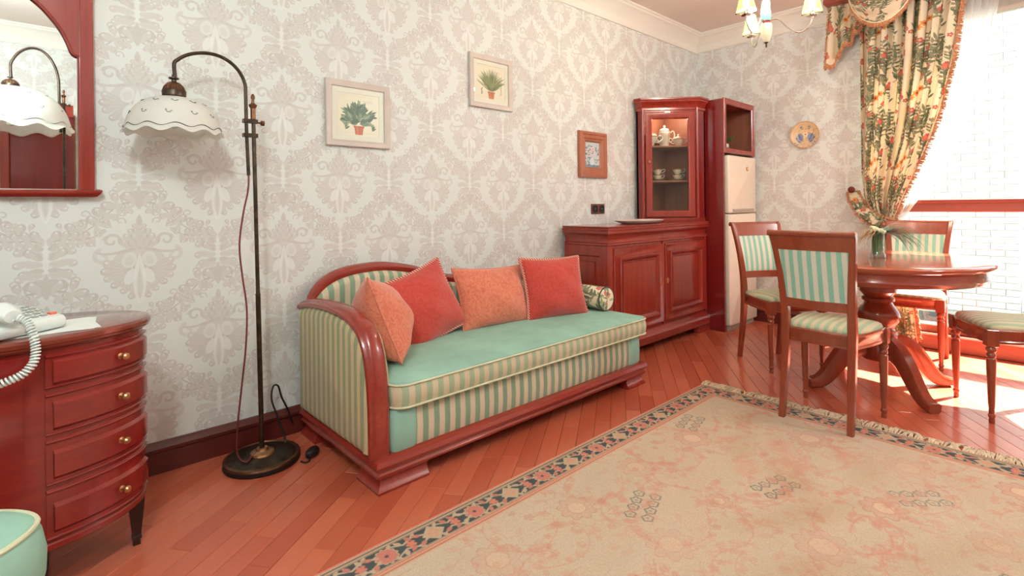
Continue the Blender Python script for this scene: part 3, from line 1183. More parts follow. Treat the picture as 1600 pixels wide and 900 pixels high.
def plank_shape(mb, poly, top):
    g = 0.0006
    return mb.soft(poly, [(g, -0.012), (g, top - 0.0012), (g + 0.0012, top)])


RX1, RX0, RY1, RY0 = -1.975, -1.975 - RUGX, -1.050, -1.050 - RUGY    # rug rectangle
planks = []
org = Vector((-2.9, -2.0))
for i in range(-52, 53):
    ph = rng.uniform(0, PLL)
    for j in range(-8, 9):
        o = org + dy * (i * PLW) + dx * (j * PLL + ph)
        c = [o, o + dx * PLL, o + dx * PLL + dy * PLW, o + dy * PLW]
        poly = clip_poly([tuple(p) for p in c], XL, 0.0, YS, 0.0)
        if len(poly) < 3:
            continue
        ar = abs(sum(poly[k - 1][0] * poly[k][1] - poly[k][0] * poly[k - 1][1] for k in range(len(poly)))) / 2
        if ar < 2e-4:
            continue
        cen = (sum(p[0] for p in poly) / len(poly), sum(p[1] for p in poly) / len(poly))
        full = ar > PLW * PLL * 0.999
        pr = proj((cen[0], cen[1], 0))
        under = RX0 - 0.1 < cen[0] < RX1 - 0.1 and RY0 < cen[1] < RY1 - 0.1
        sofa_ = -3.95 < cen[0] < -2.1 and cen[1] > -0.72
        vis = 0
        if pr and -60 < pr[0] < 1660 and 300 < pr[1] < 960 and not under and not sofa_:
            vis = ar / pr[2] ** 3
        planks.append((vis, poly, full, o))
planks.sort(key=lambda p: -p[0])
pmesh = None
rest = MB()
for k, (vis, poly, full, o) in enumerate(planks):
    top = rng.uniform(-0.0005, 0.0)
    if vis > 0 and k < 296:
        if full:
            if pmesh is None:
                ob = plank_shape(MB(), [(0, 0), (PLL, 0), (PLL, PLW), (0, PLW)], 0.0).build('plank', M['floor'], floor, ang=20)
                pmesh = ob.data
            else:
                ob = bpy.data.objects.new('plank', pmesh)
                COL.objects.link(ob)
                ob.parent = floor
            ob.location = (o.x, o.y, top)
            ob.rotation_euler = (0, 0, PA)
        else:
            q = []
            for x, y in poly:
                d = Vector((x, y)) - o
                q.append((d.dot(dx), d.dot(dy)))
            ob = plank_shape(MB(), q, 0.0).build('plank', M['floor'], floor, ang=20)
            ob.location = (o.x, o.y, top)
            ob.rotation_euler = (0, 0, PA)
    else:
        plank_shape(rest, [((Vector(p) - org).dot(dx), (Vector(p) - org).dot(dy)) for p in poly], top)
ob = rest.build('parquet_strips', M['floor'], floor, ang=20, merge=False)
ob.location = (org.x, org.y, 0)
ob.rotation_euler = (0, 0, PA)
ob['kind'] = 'stuff'

# ------------------------------------------------------------------ window and what is outside
win = bpy.data.objects.new('window_1', None)
COL.objects.link(win)
struct(win)
b = MB()
b.rbox(-0.035, 0.10, WY1, WY0, 1.000, 1.092, 0.008)
b.mould([(-0.035, WY1), (-0.035, WY0)], [(0, 1.062), (0.012, 1.066), (0.014, 1.090), (0, 1.094)], side=-1)
b.build('rail', M['wood_orange'], win)
b = MB()
b.rbox(-0.10, 0.10, WY1, WY0 + 0.02, 0.0, 0.115, 0.008)
b.rbox(-0.03, 0.10, WY1, WY0 + 0.02, 0.115, 0.17, 0.006)
b.build('sill', M['wood_orange'], win)
MB().rbox(-0.03, 0.12, WY1, WY0, WZ1 - 0.02, WZ1 + 0.07, 0.005).build('head', M['framegrey'], win)
for y in (WY0 - 0.05, WY1 + 0.0):
    MB().rbox(-0.02, 0.12, y, y + 0.05, 0.17, WZ1, 0.004).build('jamb', M['wood_orange'], win)
MB().box(0.055, 0.061, WY1 + 0.05, WY0 - 0.05, 1.092, WZ1 - 0.02).build('pane', M['glass'], win)
MB().box(0.055, 0.061, WY1 + 0.05, WY0 - 0.05, 0.17, 1.0).build('pane', M['glass'], win)

BX = 3.35
wo = struct(MB().box(BX + 0.012, BX + 0.25, -2.14, 3.2, -0.3, 3.7).build('wall_outside', M['joint']))
bricks = []
BL, BH, BJ = 0.245, 0.066, 0.010
for r in range(52):
    z0 = -0.25 + r * (BH + BJ)
    for k in range(-1, 22):
        y0 = -2.14 + k * (BL + BJ) + (0.5 * (BL + BJ) if r % 2 else 0)
        ya, yb = max(-2.14, y0), min(3.2, y0 + BL)
        if yb - ya < 0.03 or z0 + BH > 3.7:
            continue
        pr = proj((BX, (ya + yb) / 2, z0 + BH / 2))
        seen = pr and 1400 < pr[0] < 1610 and -15 < pr[1] < 520
        bricks.append((0 if seen and yb - ya > BL - 0.01 else 1, pr[2] if pr else 99, ya, yb, z0))
bricks.sort()
bmesh_, rest = None, MB()
for k, (ns, d, ya, yb, z0) in enumerate(bricks):
    if ns == 0 and k < 296:
        if bmesh_ is None:
            ob = MB().rbox(0, 0.03, 0, BL, 0, BH, 0.003).build('brick', M['brick'], wo)
            bmesh_ = ob.data
        else:
            ob = bpy.data.objects.new('brick', bmesh_)
            COL.objects.link(ob)
            ob.parent = wo
        ob.location = (BX - 0.002 * (k % 3), ya, z0)
    else:
        rest.box(BX, BX + 0.03, ya, yb, z0, z0 + BH)
ob = rest.build('brick_courses', M['brick'], wo, merge=False)
ob['kind'] = 'stuff'
struct(MB().box(0.16, 14, -12, 5, -0.40, -0.30).build('terrace_ground', M['terrace']))


def leaf_cloud(mb, n, fn, size, rnd):
    for i in range(n):
        c = Vector(fn(rnd))
        a = Vector((rnd.gauss(0, 1), rnd.gauss(0, 1), rnd.gauss(0, 1))).normalized()
        b = a.orthogonal().normalized()
        s = size * rnd.uniform(0.6, 1.4)
        mb.add([c - a * s, c + b * s * 0.4, c + a * s, c - b * s * 0.4], [(0, 1, 2, 3)])


def bush(x, y, h, r, label, seed):
    rnd = random.Random(seed)
    t = T('garden_bush', label, 'bush', (x, y, -0.30))
    MB().tube([(x, y, -0.30), (x + 0.05, y, 0.3), (x, y + 0.04, h * 0.6)], [0.05, 0.04, 0.02], 6).build('stem', M['soil'], t)
    mb = MB()
    leaf_cloud(mb, 1500, lambda q: (x + q.gauss(0, r * 0.5), y + q.gauss(0, r * 0.5), -0.1 + abs(q.gauss(0.5, 0.28)) * h), 0.07, rnd)
    o = mb.build('foliage', M['leafs'], t, merge=False, normals=False)
    o['kind'] = 'stuff'


bush(4.6, -2.75, 2.4, 0.75, 'green garden bush beyond the end of the white brick wall outside', 3)


# ------------------------------------------------------------------ small builders
def frame_ring(mb, u0, u1, v0, v1, prof, fn):
    """mitred rectangular frame: prof = closed section [(inward, out)]; fn maps (u, v, w) to the world"""
    k = MB().mould([(u0, v0), (u1, v0), (u1, v1), (u0, v1)], [(-a, b) for a, b in prof], side=1, closed=True)
    k.map(lambda x, y, z: fn(x, y, z))
    return mb.add(k.v, k.f)


def slab(mb, u0, u1, v0, v1, w0, w1, fn, b=0.003):
    k = MB().rbox(u0, u1, v0, v1, w0, w1, b)
    k.map(lambda x, y, z: fn(x, y, z))
    return mb.add(k.v, k.f)


def smooth_path(pts, n=6):
    """Catmull-Rom through the points"""
    P = [Vector(p) for p in pts]
    out = []
    for i in range(len(P) - 1):
        p0, p1, p2, p3 = P[max(i - 1, 0)], P[i], P[i + 1], P[min(i + 2, len(P) - 1)]
        for k in range(n):
            t = k / n
            out.append(0.5 * ((2 * p1) + (p2 - p0) * t + (2 * p0 - 5 * p1 + 4 * p2 - p3) * t * t + (3 * p1 - p0 - 3 * p2 + p3) * t**3))
    out.append(P[-1])
    return out


def rail_sweep(mb, path, sec, fn, flip=1):
    """section sec = [(across, outward)] carried along a planar path of (a, b); fn(across, a, b)"""
    P = [Vector((p[0], p[1])) for p in path]
    rings = []
    for i in range(len(P)):
        t = (P[min(i + 1, len(P) - 1)] - P[max(i - 1, 0)]).normalized()
        nrm = Vector((-t.y, t.x)) * flip
        rings.append([fn(c, P[i].x + nrm.x * o, P[i].y + nrm.y * o) for c, o in sec])
    return mb.loft(rings)


# ------------------------------------------------------------------ sofa
def make_sofa():
    t = T('sofa', 'striped sage and cream daybed sofa with curved red wooden frame', 'sofa', (-3.05, -0.42, 0))
    x0, x1, y0, y1 = -3.955, -2.20, -0.785, -0.05
    path = [(x0, y1), (x0, y0), (x1, y0), (x1, y1)]
    b = MB().mould(path, [(-0.05, 0.058), (0.002, 0.058), (0.012, 0.064), (0.014, 0.074), (0.004, 0.082), (0.003, 0.086), (0.014, 0.090), (0.022, 0.106), (0.016, 0.122), (0.002, 0.130), (-0.05, 0.130)])
    b.box(x0 + 0.02, x1 - 0.02, y0 + 0.02, y1, 0.07, 0.125)
    b.build('base_rail', M['woodx'], t)
    fp = [(-0.045, 0.0), (0.010, 0.0), (0.012, 0.010), (0.006, 0.016), (-0.004, 0.034), (-0.006, 0.046), (0.002, 0.054), (0.002, 0.058), (-0.045, 0.058)]
    for p in ([(x0, -0.62), (x0, y0), (-3.74, y0)], [(-2.36, y0), (x1, y0), (x1, -0.62)], [(-3.76, y1), (x0, y1), (x0, -0.20)][::1], [(x1, -0.22), (x1, y1), (-2.40, y1)]):
        MB().mould(p, fp).build('foot', M['wood'], t)
    # arm panel
    arm = smooth_path([(-0.050, 0.628), (-0.16, 0.650), (-0.31, 0.662), (-0.47, 0.660), (-0.585, 0.643), (-0.675, 0.603), (-0.728, 0.535), (-0.757, 0.44), (-0.770, 0.34), (-0.774, 0.22), (-0.774, 0.128)], 5)
    sec = [(-3.975, -0.030), (-3.984, -0.022), (-3.982, -0.008), (-3.968, -0.002), (-3.965, 0.003), (-3.952, 0.008), (-3.925, 0.008), (-3.908, 0.002), (-3.898, -0.010), (-3.898, -0.030)]
    rail_sweep(MB(), arm, sec, lambda c, a, z: (c, a, z), flip=-1).build('arm_rail', M['woody'], t)
    P = [Vector((p.x, p.y)) for p in arm]
    poly = []
    for i in range(len(P)):
        d = (P[min(i + 1, len(P) - 1)] - P[max(i - 1, 0)]).normalized()
        n = Vector((-d.y, d.x))
        poly.append(tuple(P[i] + n * 0.026))
    poly += [(-0.062, 0.130)]
    poly = [p for i, p in enumerate(poly)]
    k = MB().soft(poly, [(0.0, 3.885), (0.0, 3.962), (0.006, 3.974), (0.018, 3.982), (0.035, 3.986)])
    k.map(lambda a, z, c: (-c, a, z)).build('arm_panel', M['str_arm'], t)
    # back
    top = smooth_path([(-3.945, 0.60), (-3.925, 0.672), (-3.862, 0.738), (-3.765, 0.776), (-3.64, 0.790), (-3.52, 0.786), (-3.37, 0.757), (-3.22, 0.708), (-3.07, 0.676), (-2.85, 0.672), (-2.65, 0.662), (-2.48, 0.612), (-2.34, 0.53), (-2.26, 0.43)], 5)
    sec = [(-0.105, -0.045), (-0.112, -0.030), (-0.110, -0.014), (-0.098, -0.004), (-0.085, 0.004), (-0.060, 0.004), (-0.048, -0.008), (-0.048, -0.045)]
    rail_sweep(MB(), [(p.x, p.y) for p in top], sec, lambda c, a, z: (a, c, z)).build('back_rail', M['woodx'], t)
    poly = [(p.x, p.y - 0.04) for p in top] + [(-2.26, 0.2), (-3.93, 0.2)]
    k = MB().soft([(a, b) for a, b in poly], [(0, 0.055), (0, 0.112), (0.012, 0.128), (0.03, 0.136)])
    k.map(lambda a, z, c: (a, -c, z)).build('back_panel', M['str_x'], t)
    # upholstered box
    MB().soft(rrect(-3.895, -2.215, -0.772, -0.12, 0.03), [(0.004, 0.128), (0, 0.14), (-0.004, 0.20), (0, 0.275), (0.01, 0.292)]).build('front_border', M['str_x'], t)
    for xa, xb in ((-3.897, -3.775), (-2.325, -2.208)):
        MB().soft(rrect(xa, xb, -0.781, -0.30, 0.03), [(0.006, 0.128), (0, 0.14), (-0.003, 0.20), (0, 0.275), (0.008, 0.291)]).build('corner_panel', M['green'], t)
    # loose seat cushion
    out = rrect(-3.888, -2.150, -0.800, -0.135, 0.06, 6)
    cu = MB()
    prof = [(0.30, 0.288), (0.03, 0.288), (0.008, 0.294), (0.0, 0.302), (0.0, 0.385), (0.006, 0.394), (0.03, 0.400), (0.10, 0.408), (0.20, 0.413), (0.30, 0.415)]
    cu.soft(out, prof).build('seat_cushion', M['green'], t)
    c = t.children[-1]
    MB().loft([[(x, y, z) for x, y in inset(out, i)] for i, z in [(0.0, 0.303), (-0.006, 0.322), (-0.008, 0.345), (-0.005, 0.370), (0.001, 0.386)]], cap=False).build('boxing', M['str_box'], c)
    for z in (0.301, 0.388):
        MB().tube([(x, y, z) for x, y in inset(out, -0.003)], 0.0045, 6, closed=True).build('piping', M['greenrim'], c)
    return t


M['str_arm'] = stripes('sage_ochre_stripe', (146, 152, 118), (200, 182, 140), 'y', 0.050)
M['str_box'] = stripes('faded_boxing_stripe', (158, 172, 142), (202, 186, 156), 'x', 0.054)
make_sofa()


# ------------------------------------------------------------------ cushions
def cushion(label, cen, up, side, w, h, th, mat, trim, group, seed):
    """scatter cushion: up and side are directions of its height and width"""
    a = Vector(up).normalized()
    s = Vector(side)
    s = (s - a * s.dot(a)).normalized()
    n = s.cross(a)
    m = Matrix((s, n, a)).transposed()
    c = Vector(cen)
    t = bpy.data.objects.new('cushion', None)
    COL.objects.link(t)
    base = c - a * (h * 0.5)
    t.matrix_world = Matrix.Translation(base) @ m.to_4x4()
    tag(t, label, 'cushion', group)
    rnd = random.Random(seed)
    p1, p2 = rnd.uniform(0, 6), rnd.uniform(0, 6)

    def edge(u, v):
        return (u * w / 2 * (1 - 0.085 * (1 - v * v)), v * h / 2 * (1 - 0.085 * (1 - u * u)) + h / 2)

    N = 25
    mb = MB()
    for sg in (1, -1):
        def fn(i, j):
            u, v = i * 2 - 1, j * 2 - 1
            u, v = math.sin(u * PI / 2), math.sin(v * PI / 2)
            x, z = edge(u, v)
            f = max(0, (1 - u * u) * (1 - v * v)) ** 0.55
            wr = 1 + 0.10 * math.sin(u * 5 + p1 + v * 2) * math.sin(v * 4 + p2) * (1 - 0.4 * v)
            return (x, sg * th / 2 * f * wr * (1.08 - 0.16 * v), z)
        mb.grid(N, N, fn)
    mb.build('cover', mat, t, ang=70)
    ring = []
    for k in range(96):
        q = k / 24
        if q < 1:
            u, v = q * 2 - 1, -1
        elif q < 2:
            u, v = 1, (q - 1) * 2 - 1
        elif q < 3:
            u, v = 1 - (q - 2) * 2, 1
        else:
            u, v = -1, 1 - (q - 3) * 2
        x, z = edge(u, v)
        ring.append((x, 0, z))
    MB().tube(ring, 0.0105 if trim == 'rope' else 0.005, 6, closed=True).build('rope_trim' if trim == 'rope' else 'piping', M['rope'] if trim == 'rope' else M['coral'], t)
    return t


G = 'scatter cushions on the sofa'
cushion('coral damask cushion tipped against the curved sofa arm', (-3.745, -0.425, 0.578), (-0.26, 0.26, 0.92), (0.40, 0.86, -0.16), 0.40, 0.385, 0.24, M['coral'], 'cord', G, 1)
cushion('crimson rope-edged cushion second along from the curved sofa arm', (-3.415, -0.280, 0.572), (-0.115, 0.135, 0.355), (0.395, 0.045, 0.03), 0.43, 0.385, 0.16, M['crimson'], 'rope', G, 2)
cushion('coral damask cushion leaning between the two crimson cushions', (-2.955, -0.290, 0.560), (0.02, 0.13, 0.33), (0.52, -0.02, 0.0), 0.50, 0.355, 0.17, M['coral'], 'cord', G, 3)
cushion('crimson rope-edged cushion leaning beside the floral bolster', (-2.560, -0.400, 0.578), (0.03, 0.10, 0.34), (0.45, -0.10, 0.03), 0.43, 0.375, 0.17, M['crimson'], 'rope', G, 4)


def make_bolster():
    L, r = 0.40, 0.074
    t = T('bolster', 'small round bolster in floral curtain cloth lying on the green seat end', 'bolster', (-2.235, -0.555, 0.484), (0, 0, 0), local=True)
    mb = MB()
    prof = [(0.0, 0.0), (0.3, 0.0), (0.93, 0.004), (1.0, 0.014), (1.0, L - 0.014), (0.93, L - 0.004), (0.3, L), (0.0, L)]
    n = 32
    rings, uvs = [], {}
    for i, (q, d) in enumerate(prof):
        for j in range(n):
            a = 2 * PI * j / n
            uvs[i * n + j] = (j / n * 0.75 + 0.1, (d + (1 - q) * (0.07 if d < L / 2 else -0.07)) / 0.62)
        rings.append([(max(q, 0.001) * r * math.cos(2 * PI * j / n), d, max(q, 0.001) * r * math.sin(2 * PI * j / n)) for j in range(n)])
    mb.loft(rings)
    mb.uv = uvs
    mb.build('cover', M['curtain_solid'], t)
    for d in (0.010, L - 0.010):
        MB().tube([(1.01 * r * math.cos(2 * PI * j / 32), d, 1.01 * r * math.sin(2 * PI * j / 32)) for j in range(32)], 0.004, 6, closed=True).build('piping', M['ink'], t)
    return t


M['curtain_solid'] = img_mat('floral_bolster_cloth', IM_C, uv=True, rough=0.85, spec=0.2)
make_bolster()


# ------------------------------------------------------------------ sideboard
def make_sideboard():
    t = T('sideboard', 'low red cherry sideboard with two panelled doors behind the sofa', 'sideboard', (-1.34, -0.22, 0))
    x0, x1, y0, y1 = -2.03, -0.655, -0.405, -0.03
    xm = (x0 + x1) / 2 + 0.005
    P = [(x0, y1), (x0, y0), (x1, y0), (x1, y1)]
    b = MB().box(x0, x1, y0, y1, 0.13, 0.80)
    b.build('carcass', M['wood'], t)
    b = MB().mould(P, [(-0.04, 0.055), (0.026, 0.055), (0.030, 0.062), (0.030, 0.108), (0.020, 0.118), (0.014, 0.134), (0.004, 0.150), (0.004, 0.162), (-0.04, 0.162)])
    b.build('plinth', M['woodx'], t)
    fp = [(-0.02, 0), (0.028, 0), (0.030, 0.055), (-0.02, 0.055)]
    for p in ([(x0, -0.26), (x0, y0), (-1.86, y0)], [(-0.83, y0), (x1, y0), (x1, -0.28)], [(x1, -0.15), (x1, y1), (-0.8, y1)], [(-1.86, y1), (x0, y1), (x0, -0.15)]):
        MB().mould(p, fp).build('foot', M['woodx'], t)
    fr = [(-0.06, 0.795), (0.004, 0.795), (0.012, 0.801), (0.012, 0.812), (0.002, 0.820), (0.001, 0.836), (0.006, 0.856), (0.018, 0.874), (0.033, 0.884), (0.035, 0.902), (-0.06, 0.902)]
    MB().mould([(x0, y1), (x0, y0), (xm - 0.0015, y0)], fr).build('frieze', M['woodx'], t)
    MB().mould([(xm + 0.0015, y0), (x1, y0), (x1, y1)], fr).build('frieze', M['woodx'], t)
    MB().soft([(x0 - 0.042, y1), (x0 - 0.042, y0 - 0.042), (x1 + 0.008, y0 - 0.042), (x1 + 0.008, y1)], [(0.006, 0.902), (0.0, 0.908), (0.0, 0.914), (0.007, 0.918), (0.007, 0.922), (0.001, 0.928), (0.004, 0.932)]).build('top', M['woodx'], t)
    # posts and side frame
    for xa, xb in ((x0, x0 + 0.045), (xm - 0.012, xm + 0.012), (x1 - 0.03, x1)):
        MB().rbox(xa, xb, y0 - 0.012, y0 + 0.01, 0.162, 0.797, 0.003).build('post', M['wood'], t)
    fn = lambda u, v, q: (x0 - q, u, v)
    b = MB()
    frame_ring(b, y0 - 0.01, y1, 0.162, 0.797, [(0.0, 0.0), (0.0, 0.012), (0.068, 0.012), (0.074, 0.004), (0.078, 0.0)], fn)
    slab(b, y0 + 0.10, y1 - 0.11, 0.275, 0.685, 0.0, 0.009, fn, 0.006)
    b.build('side_panel', M['wood'], t)
    fn = lambda u, v, q: (u, y0 - q, v)
    for xa, xb, s in ((x0 + 0.047, xm - 0.014, 1), (xm + 0.014, x1 - 0.032, -1)):
        b = MB()
        slab(b, xa, xb, 0.180, 0.780, 0.0, 0.010, fn, 0.002)
        frame_ring(b, xa, xb, 0.180, 0.780, [(0.0, 0.0), (0.0, 0.016), (0.006, 0.022), (0.014, 0.020), (0.020, 0.016), (0.070, 0.016), (0.072, 0.01)], fn)
        d = b.build('door', M['wood'], t)
        b = MB()
        frame_ring(b, xa + 0.062, xb - 0.062, 0.242, 0.718, [(0.0, 0.01), (0.0, 0.022), (0.004, 0.029), (0.010, 0.030), (0.014, 0.026), (0.018, 0.030), (0.024, 0.026), (0.034, 0.014), (0.038, 0.01)], fn)
        b.build('moulding', M['wood'], d)
        b = MB()
        slab(b, xa + 0.106, xb - 0.106, 0.286, 0.674, 0.008, 0.018, fn, 0.008)
        b.build('panel', M['wood'], d)
        xe = xb - 0.035 if s > 0 else xa + 0.035
        b = MB().lathe([(0.0, 0), (0.014, 0), (0.015, 0.002), (0.006, 0.004), (0.0, 0.004)], 12, (0, 0, 0), 0.7, 1.6).map(lambda x, y, z: (xe + x, y0 - 0.016 - z, 0.49 + y))
        b.tube([(xe, y0 - 0.018, 0.495), (xe, y0 - 0.030, 0.495)], 0.003, 6)
        b.build('keyhole_plate', M['brass'], d)
    return t


make_sideboard()

t = T('serving_tray', 'pale oblong tray lying on the sideboard top', 'tray', (-1.395, -0.245, 0.932))
b = MB()
k = [(1.0, 0.026), (0.985, 0.029), (0.95, 0.021), (0.72, 0.006), (0.0, 0.006), (0.0, 0.0), (0.66, 0.0), (0.72, 0.001), (0.97, 0.019), (1.0, 0.026)]
b.loft([[(-1.395 + max(q, 0.002) * x, -0.245 + max(q, 0.002) * y, 0.932 + z) for x, y in ellipse(0, 0, 0.245, 0.135, 48, 2.6)] for q, z in k], cap=False)
b.build('dish', plain('pale_tray_finish', (206, 192, 182), 0.3, coat=0.3), t)


# ------------------------------------------------------------------ corner display cabinet and its china
def make_cabinet(label, A, B, C, D, E, z0, loc, name='display_cabinet', back=True):
    t = T(name, label, 'cabinet', loc)
    Bv, Cv_ = Vector(B), Vector(C)
    L = (Cv_ - Bv).length
    u_ = (Cv_ - Bv) / L
    n_ = Vector((u_.y, -u_.x))
    fn = lambda u, v, q: (Bv.x + u_.x * u + n_.x * q, Bv.y + u_.y * u + n_.y * q, v)
    H = 1.04
    P = [A, B, C, D]
    b = MB()
    full = [A, B, C, D, E]
    b.prism(full, z0, z0 + 0.03).build('bottom_board', M['wood'], t)
    MB().prism(full, z0 + H - 0.10, z0 + H - 0.08).build('top_board', M['wood'], t)
    for q in ([A, B], [C, D]):
        MB().mould(q, [(-0.018, z0 + 0.03), (0, z0 + 0.03), (0, z0 + H - 0.07), (-0.018, z0 + H - 0.07)]).build('side_wing', M['wood_dark'], t)
    b = MB()
    slab(b, 0.0, L, z0 + H - 0.115, z0 + H - 0.07, -0.02, 0.004, fn)
    slab(b, 0.0, L, z0 + 0.005, z0 + 0.035, -0.02, 0.006, fn)
    slab(b, 0.0, 0.022, z0 + 0.03, z0 + H - 0.08, -0.02, 0.003, fn)
    slab(b, L - 0.022, L, z0 + 0.03, z0 + H - 0.08, -0.02, 0.003, fn)
    b.build('face_frame', M['wood'], t)
    for q in (0.004, L - 0.004):
        p = fn(q, 0, 0.006)
        MB().tube([(p[0], p[1], z0 + 0.03), (p[0], p[1], z0 + H - 0.085)], 0.013, 10).build('corner_post', M['wood'], t)
    MB().mould(P, [(-0.04, z0 + H - 0.105), (0.004, z0 + H - 0.105), (0.010, z0 + H - 0.098), (0.010, z0 + H - 0.082), (0.004, z0 + H - 0.074), (0.008, z0 + H - 0.062), (0.022, z0 + H - 0.040), (0.032, z0 + H - 0.032), (0.034, z0 + H - 0.018), (0.042, z0 + H - 0.014), (0.042, z0 + H), (-0.04, z0 + H)]).build('crown_moulding', M['woodx'], t, ang=25)
    MB().prism(full, z0 + H - 0.02, z0 + H - 0.002).build('top', M['woodx'], t)
    # lining
    b = MB()
    b.mould([D, E, A], [(-0.015, z0 + 0.03), (0.0, z0 + 0.03), (0.0, z0 + H - 0.08), (-0.015, z0 + H - 0.08)])
    b.build('lining', M['wood_in'], t)
    ins = inset(full, 0.02)
    for z in (z0 + 0.350, z0 + 0.645):
        MB().prism(ins, z - 0.016, z, 0.002).build('shelf', M['wood_in'], t)
    # door
    b = MB()
    frame_ring(b, 0.026, L - 0.026, z0 + 0.040, z0 + H - 0.120, [(0.0, 0.0), (0.0, 0.016), (0.004, 0.020), (0.044, 0.020), (0.052, 0.014), (0.056, 0.006), (0.056, 0.0)], fn)
    d = b.build('door', M['wood'], t)
    b = MB()
    slab(b, 0.078, L - 0.078, z0 + 0.092, z0 + H - 0.172, 0.003, 0.007, fn, 0.001)
    b.build('pane', M['cabglass'], d)
    p = fn(0.052, z0 + 0.505, 0.020)
    b = MB().lathe([(0, 0), (0.005, 0), (0.005, 0.008), (0.012, 0.012), (0.013, 0.018), (0.008, 0.024), (0, 0.025)], 12)
    b.map(lambda x, y, z: (p[0] + u_.x * x + n_.x * z, p[1] + u_.y * x + n_.y * z, p[2] + y))
    b.build('knob', M['frame_wood'], d)
    return t, fn, L


M['cabglass'] = glass('cabinet_glass', (0.93, 0.93, 0.90, 1), 0.7)
CZ = 0.932
cab, cfn, cL = make_cabinet('tall glazed corner cabinet of red wood standing on the sideboard', (-1.105, -0.03), (-1.105, -0.085), (-0.792, -0.418), (-0.665, -0.418), (-0.665, -0.03), CZ, (-0.9, -0.2, CZ))
b = MB().lathe([(0, 0), (0.026, 0), (0.028, -0.004), (0.024, -0.010), (0, -0.010)], 16, (-0.865, -0.185, CZ + 0.938))
b.build('spot_light', M['bulb'], cab)
lamp('POINT', 'cabinet_light', (-0.865, -0.185, CZ + 0.90), 2.6, (1.0, 0.8, 0.6), 0.02)


def handle(p0, p1, out, r=0.004):
    p0, p1, o = Vector(p0), Vector(p1), Vector(out)
    return smooth_path([p0, p0 + o * 0.8 + (p0 - p1) * 0.12, p0 * 0.5 + p1 * 0.5 + o * 1.15, p1 + o * 0.6, p1], 4)


S1, S2 = CZ + 0.645, CZ + 0.350
RTv = (0.734, -0.679)


def coffee_pot(loc):
    t = T('coffee_pot', 'tall white china coffee pot on the cabinet top shelf', 'coffee pot', loc, (0, 0, math.atan2(RT.y, RT.x)), local=True)
    MB().lathe([(0, 0), (0.034, 0), (0.036, 0.006), (0.040, 0.03), (0.050, 0.085), (0.054, 0.120), (0.052, 0.134), (0.048, 0.138), (0.0, 0.138)], 24).build('body', M['porc'], t)
    MB().lathe([(0.047, 0.137), (0.047, 0.141), (0.038, 0.156), (0.016, 0.166), (0.008, 0.170), (0.012, 0.182), (0.007, 0.190), (0, 0.191)], 20).build('lid', M['porc'], t)
    MB().lathe([(0.0485, 0.136), (0.0515, 0.136), (0.0515, 0.141), (0.0485, 0.141)], 24).build('gilt_band', M['gold'], t)
    MB().tube(handle((0.046, 0, 0.122), (0.043, 0, 0.045), (0.040, 0, 0.012)), 0.0055, 8).build('handle', M['porc'], t)
    MB().tube(smooth_path([(-0.042, 0, 0.04), (-0.064, 0, 0.066), (-0.070, 0, 0.10), (-0.088, 0, 0.124)], 4), [0.013, 0.012, 0.012, 0.011, 0.010, 0.010, 0.009, 0.008, 0.008, 0.007, 0.007, 0.006, 0.006], 8).build('spout', M['porc'], t)


def round_pot(name, label, cat, loc, s, spout):
    t = T(name, label, cat, loc, (0, 0, math.atan2(RT.y, RT.x)), local=True)
    MB().lathe([(0, 0), (0.026 * s, 0), (0.028 * s, 0.006 * s), (0.026 * s, 0.012 * s), (0.042 * s, 0.034 * s), (0.052 * s, 0.060 * s), (0.052 * s, 0.068 * s), (0.040 * s, 0.072 * s), (0, 0.072 * s)], 24).build('body', M['porc'], t)
    MB().lathe([(0.040 * s, 0.071 * s), (0.038 * s, 0.078 * s), (0.022 * s, 0.092 * s), (0.008 * s, 0.096 * s), (0.011 * s, 0.106 * s), (0.006 * s, 0.113 * s), (0, 0.114 * s)], 20).build('lid', M['porc'], t)
    MB().lathe([(0.041 * s, 0.070 * s), (0.053 * s, 0.064 * s), (0.054 * s, 0.069 * s), (0.041 * s, 0.075 * s)], 24).build('gilt_band', M['gold'], t)
    MB().tube(handle((0.047 * s, 0, 0.066 * s), (0.040 * s, 0, 0.028 * s), (0.036 * s, 0, 0.008)), 0.0045, 8).build('handle', M['porc'], t)
    if spout:
        MB().tube(smooth_path([(-0.042 * s, 0, 0.034 * s), (-0.066 * s, 0, 0.050 * s), (-0.076 * s, 0, 0.082 * s), (-0.09 * s, 0, 0.098 * s)], 3), 0.009, 8).build('spout', M['porc'], t)
    else:
        MB().tube(handle((-0.047 * s, 0, 0.066 * s), (-0.040 * s, 0, 0.028 * s), (-0.036 * s, 0, 0.008)), 0.0045, 8).build('handle', M['porc'], t)


coffee_pot((-0.834, -0.132, S1))
round_pot('sugar_bowl', 'small two-handled white sugar bowl on the cabinet top shelf', 'sugar bowl', (-0.780, -0.236, S1), 0.95, False)
round_pot('teapot', 'white teapot half hidden behind the cabinet door edge on the top shelf', 'teapot', (-0.985, -0.085, S1), 1.25, False)


def teacup():
    t = T('teacup', '', 'cup', (0, 0, 0), local=True)
    MB().lathe([(0, 0), (0.018, 0), (0.019, 0.004), (0.030, 0.016), (0.039, 0.036), (0.041, 0.048), (0.039, 0.048), (0.036, 0.036), (0.028, 0.018), (0, 0.008)], 20).build('bowl', M['porc'], t)
    MB().lathe([(0.0385, 0.044), (0.0405, 0.040), (0.0420, 0.046), (0.0415, 0.0485), (0.0385, 0.0485)], 20).build('gilt_rim', M['gold'], t)
    MB().tube(handle((0.039, 0, 0.042), (0.030, 0, 0.016), (0.026, 0, 0.004)), 0.003, 6).build('handle', M['porc'], t)
    return t


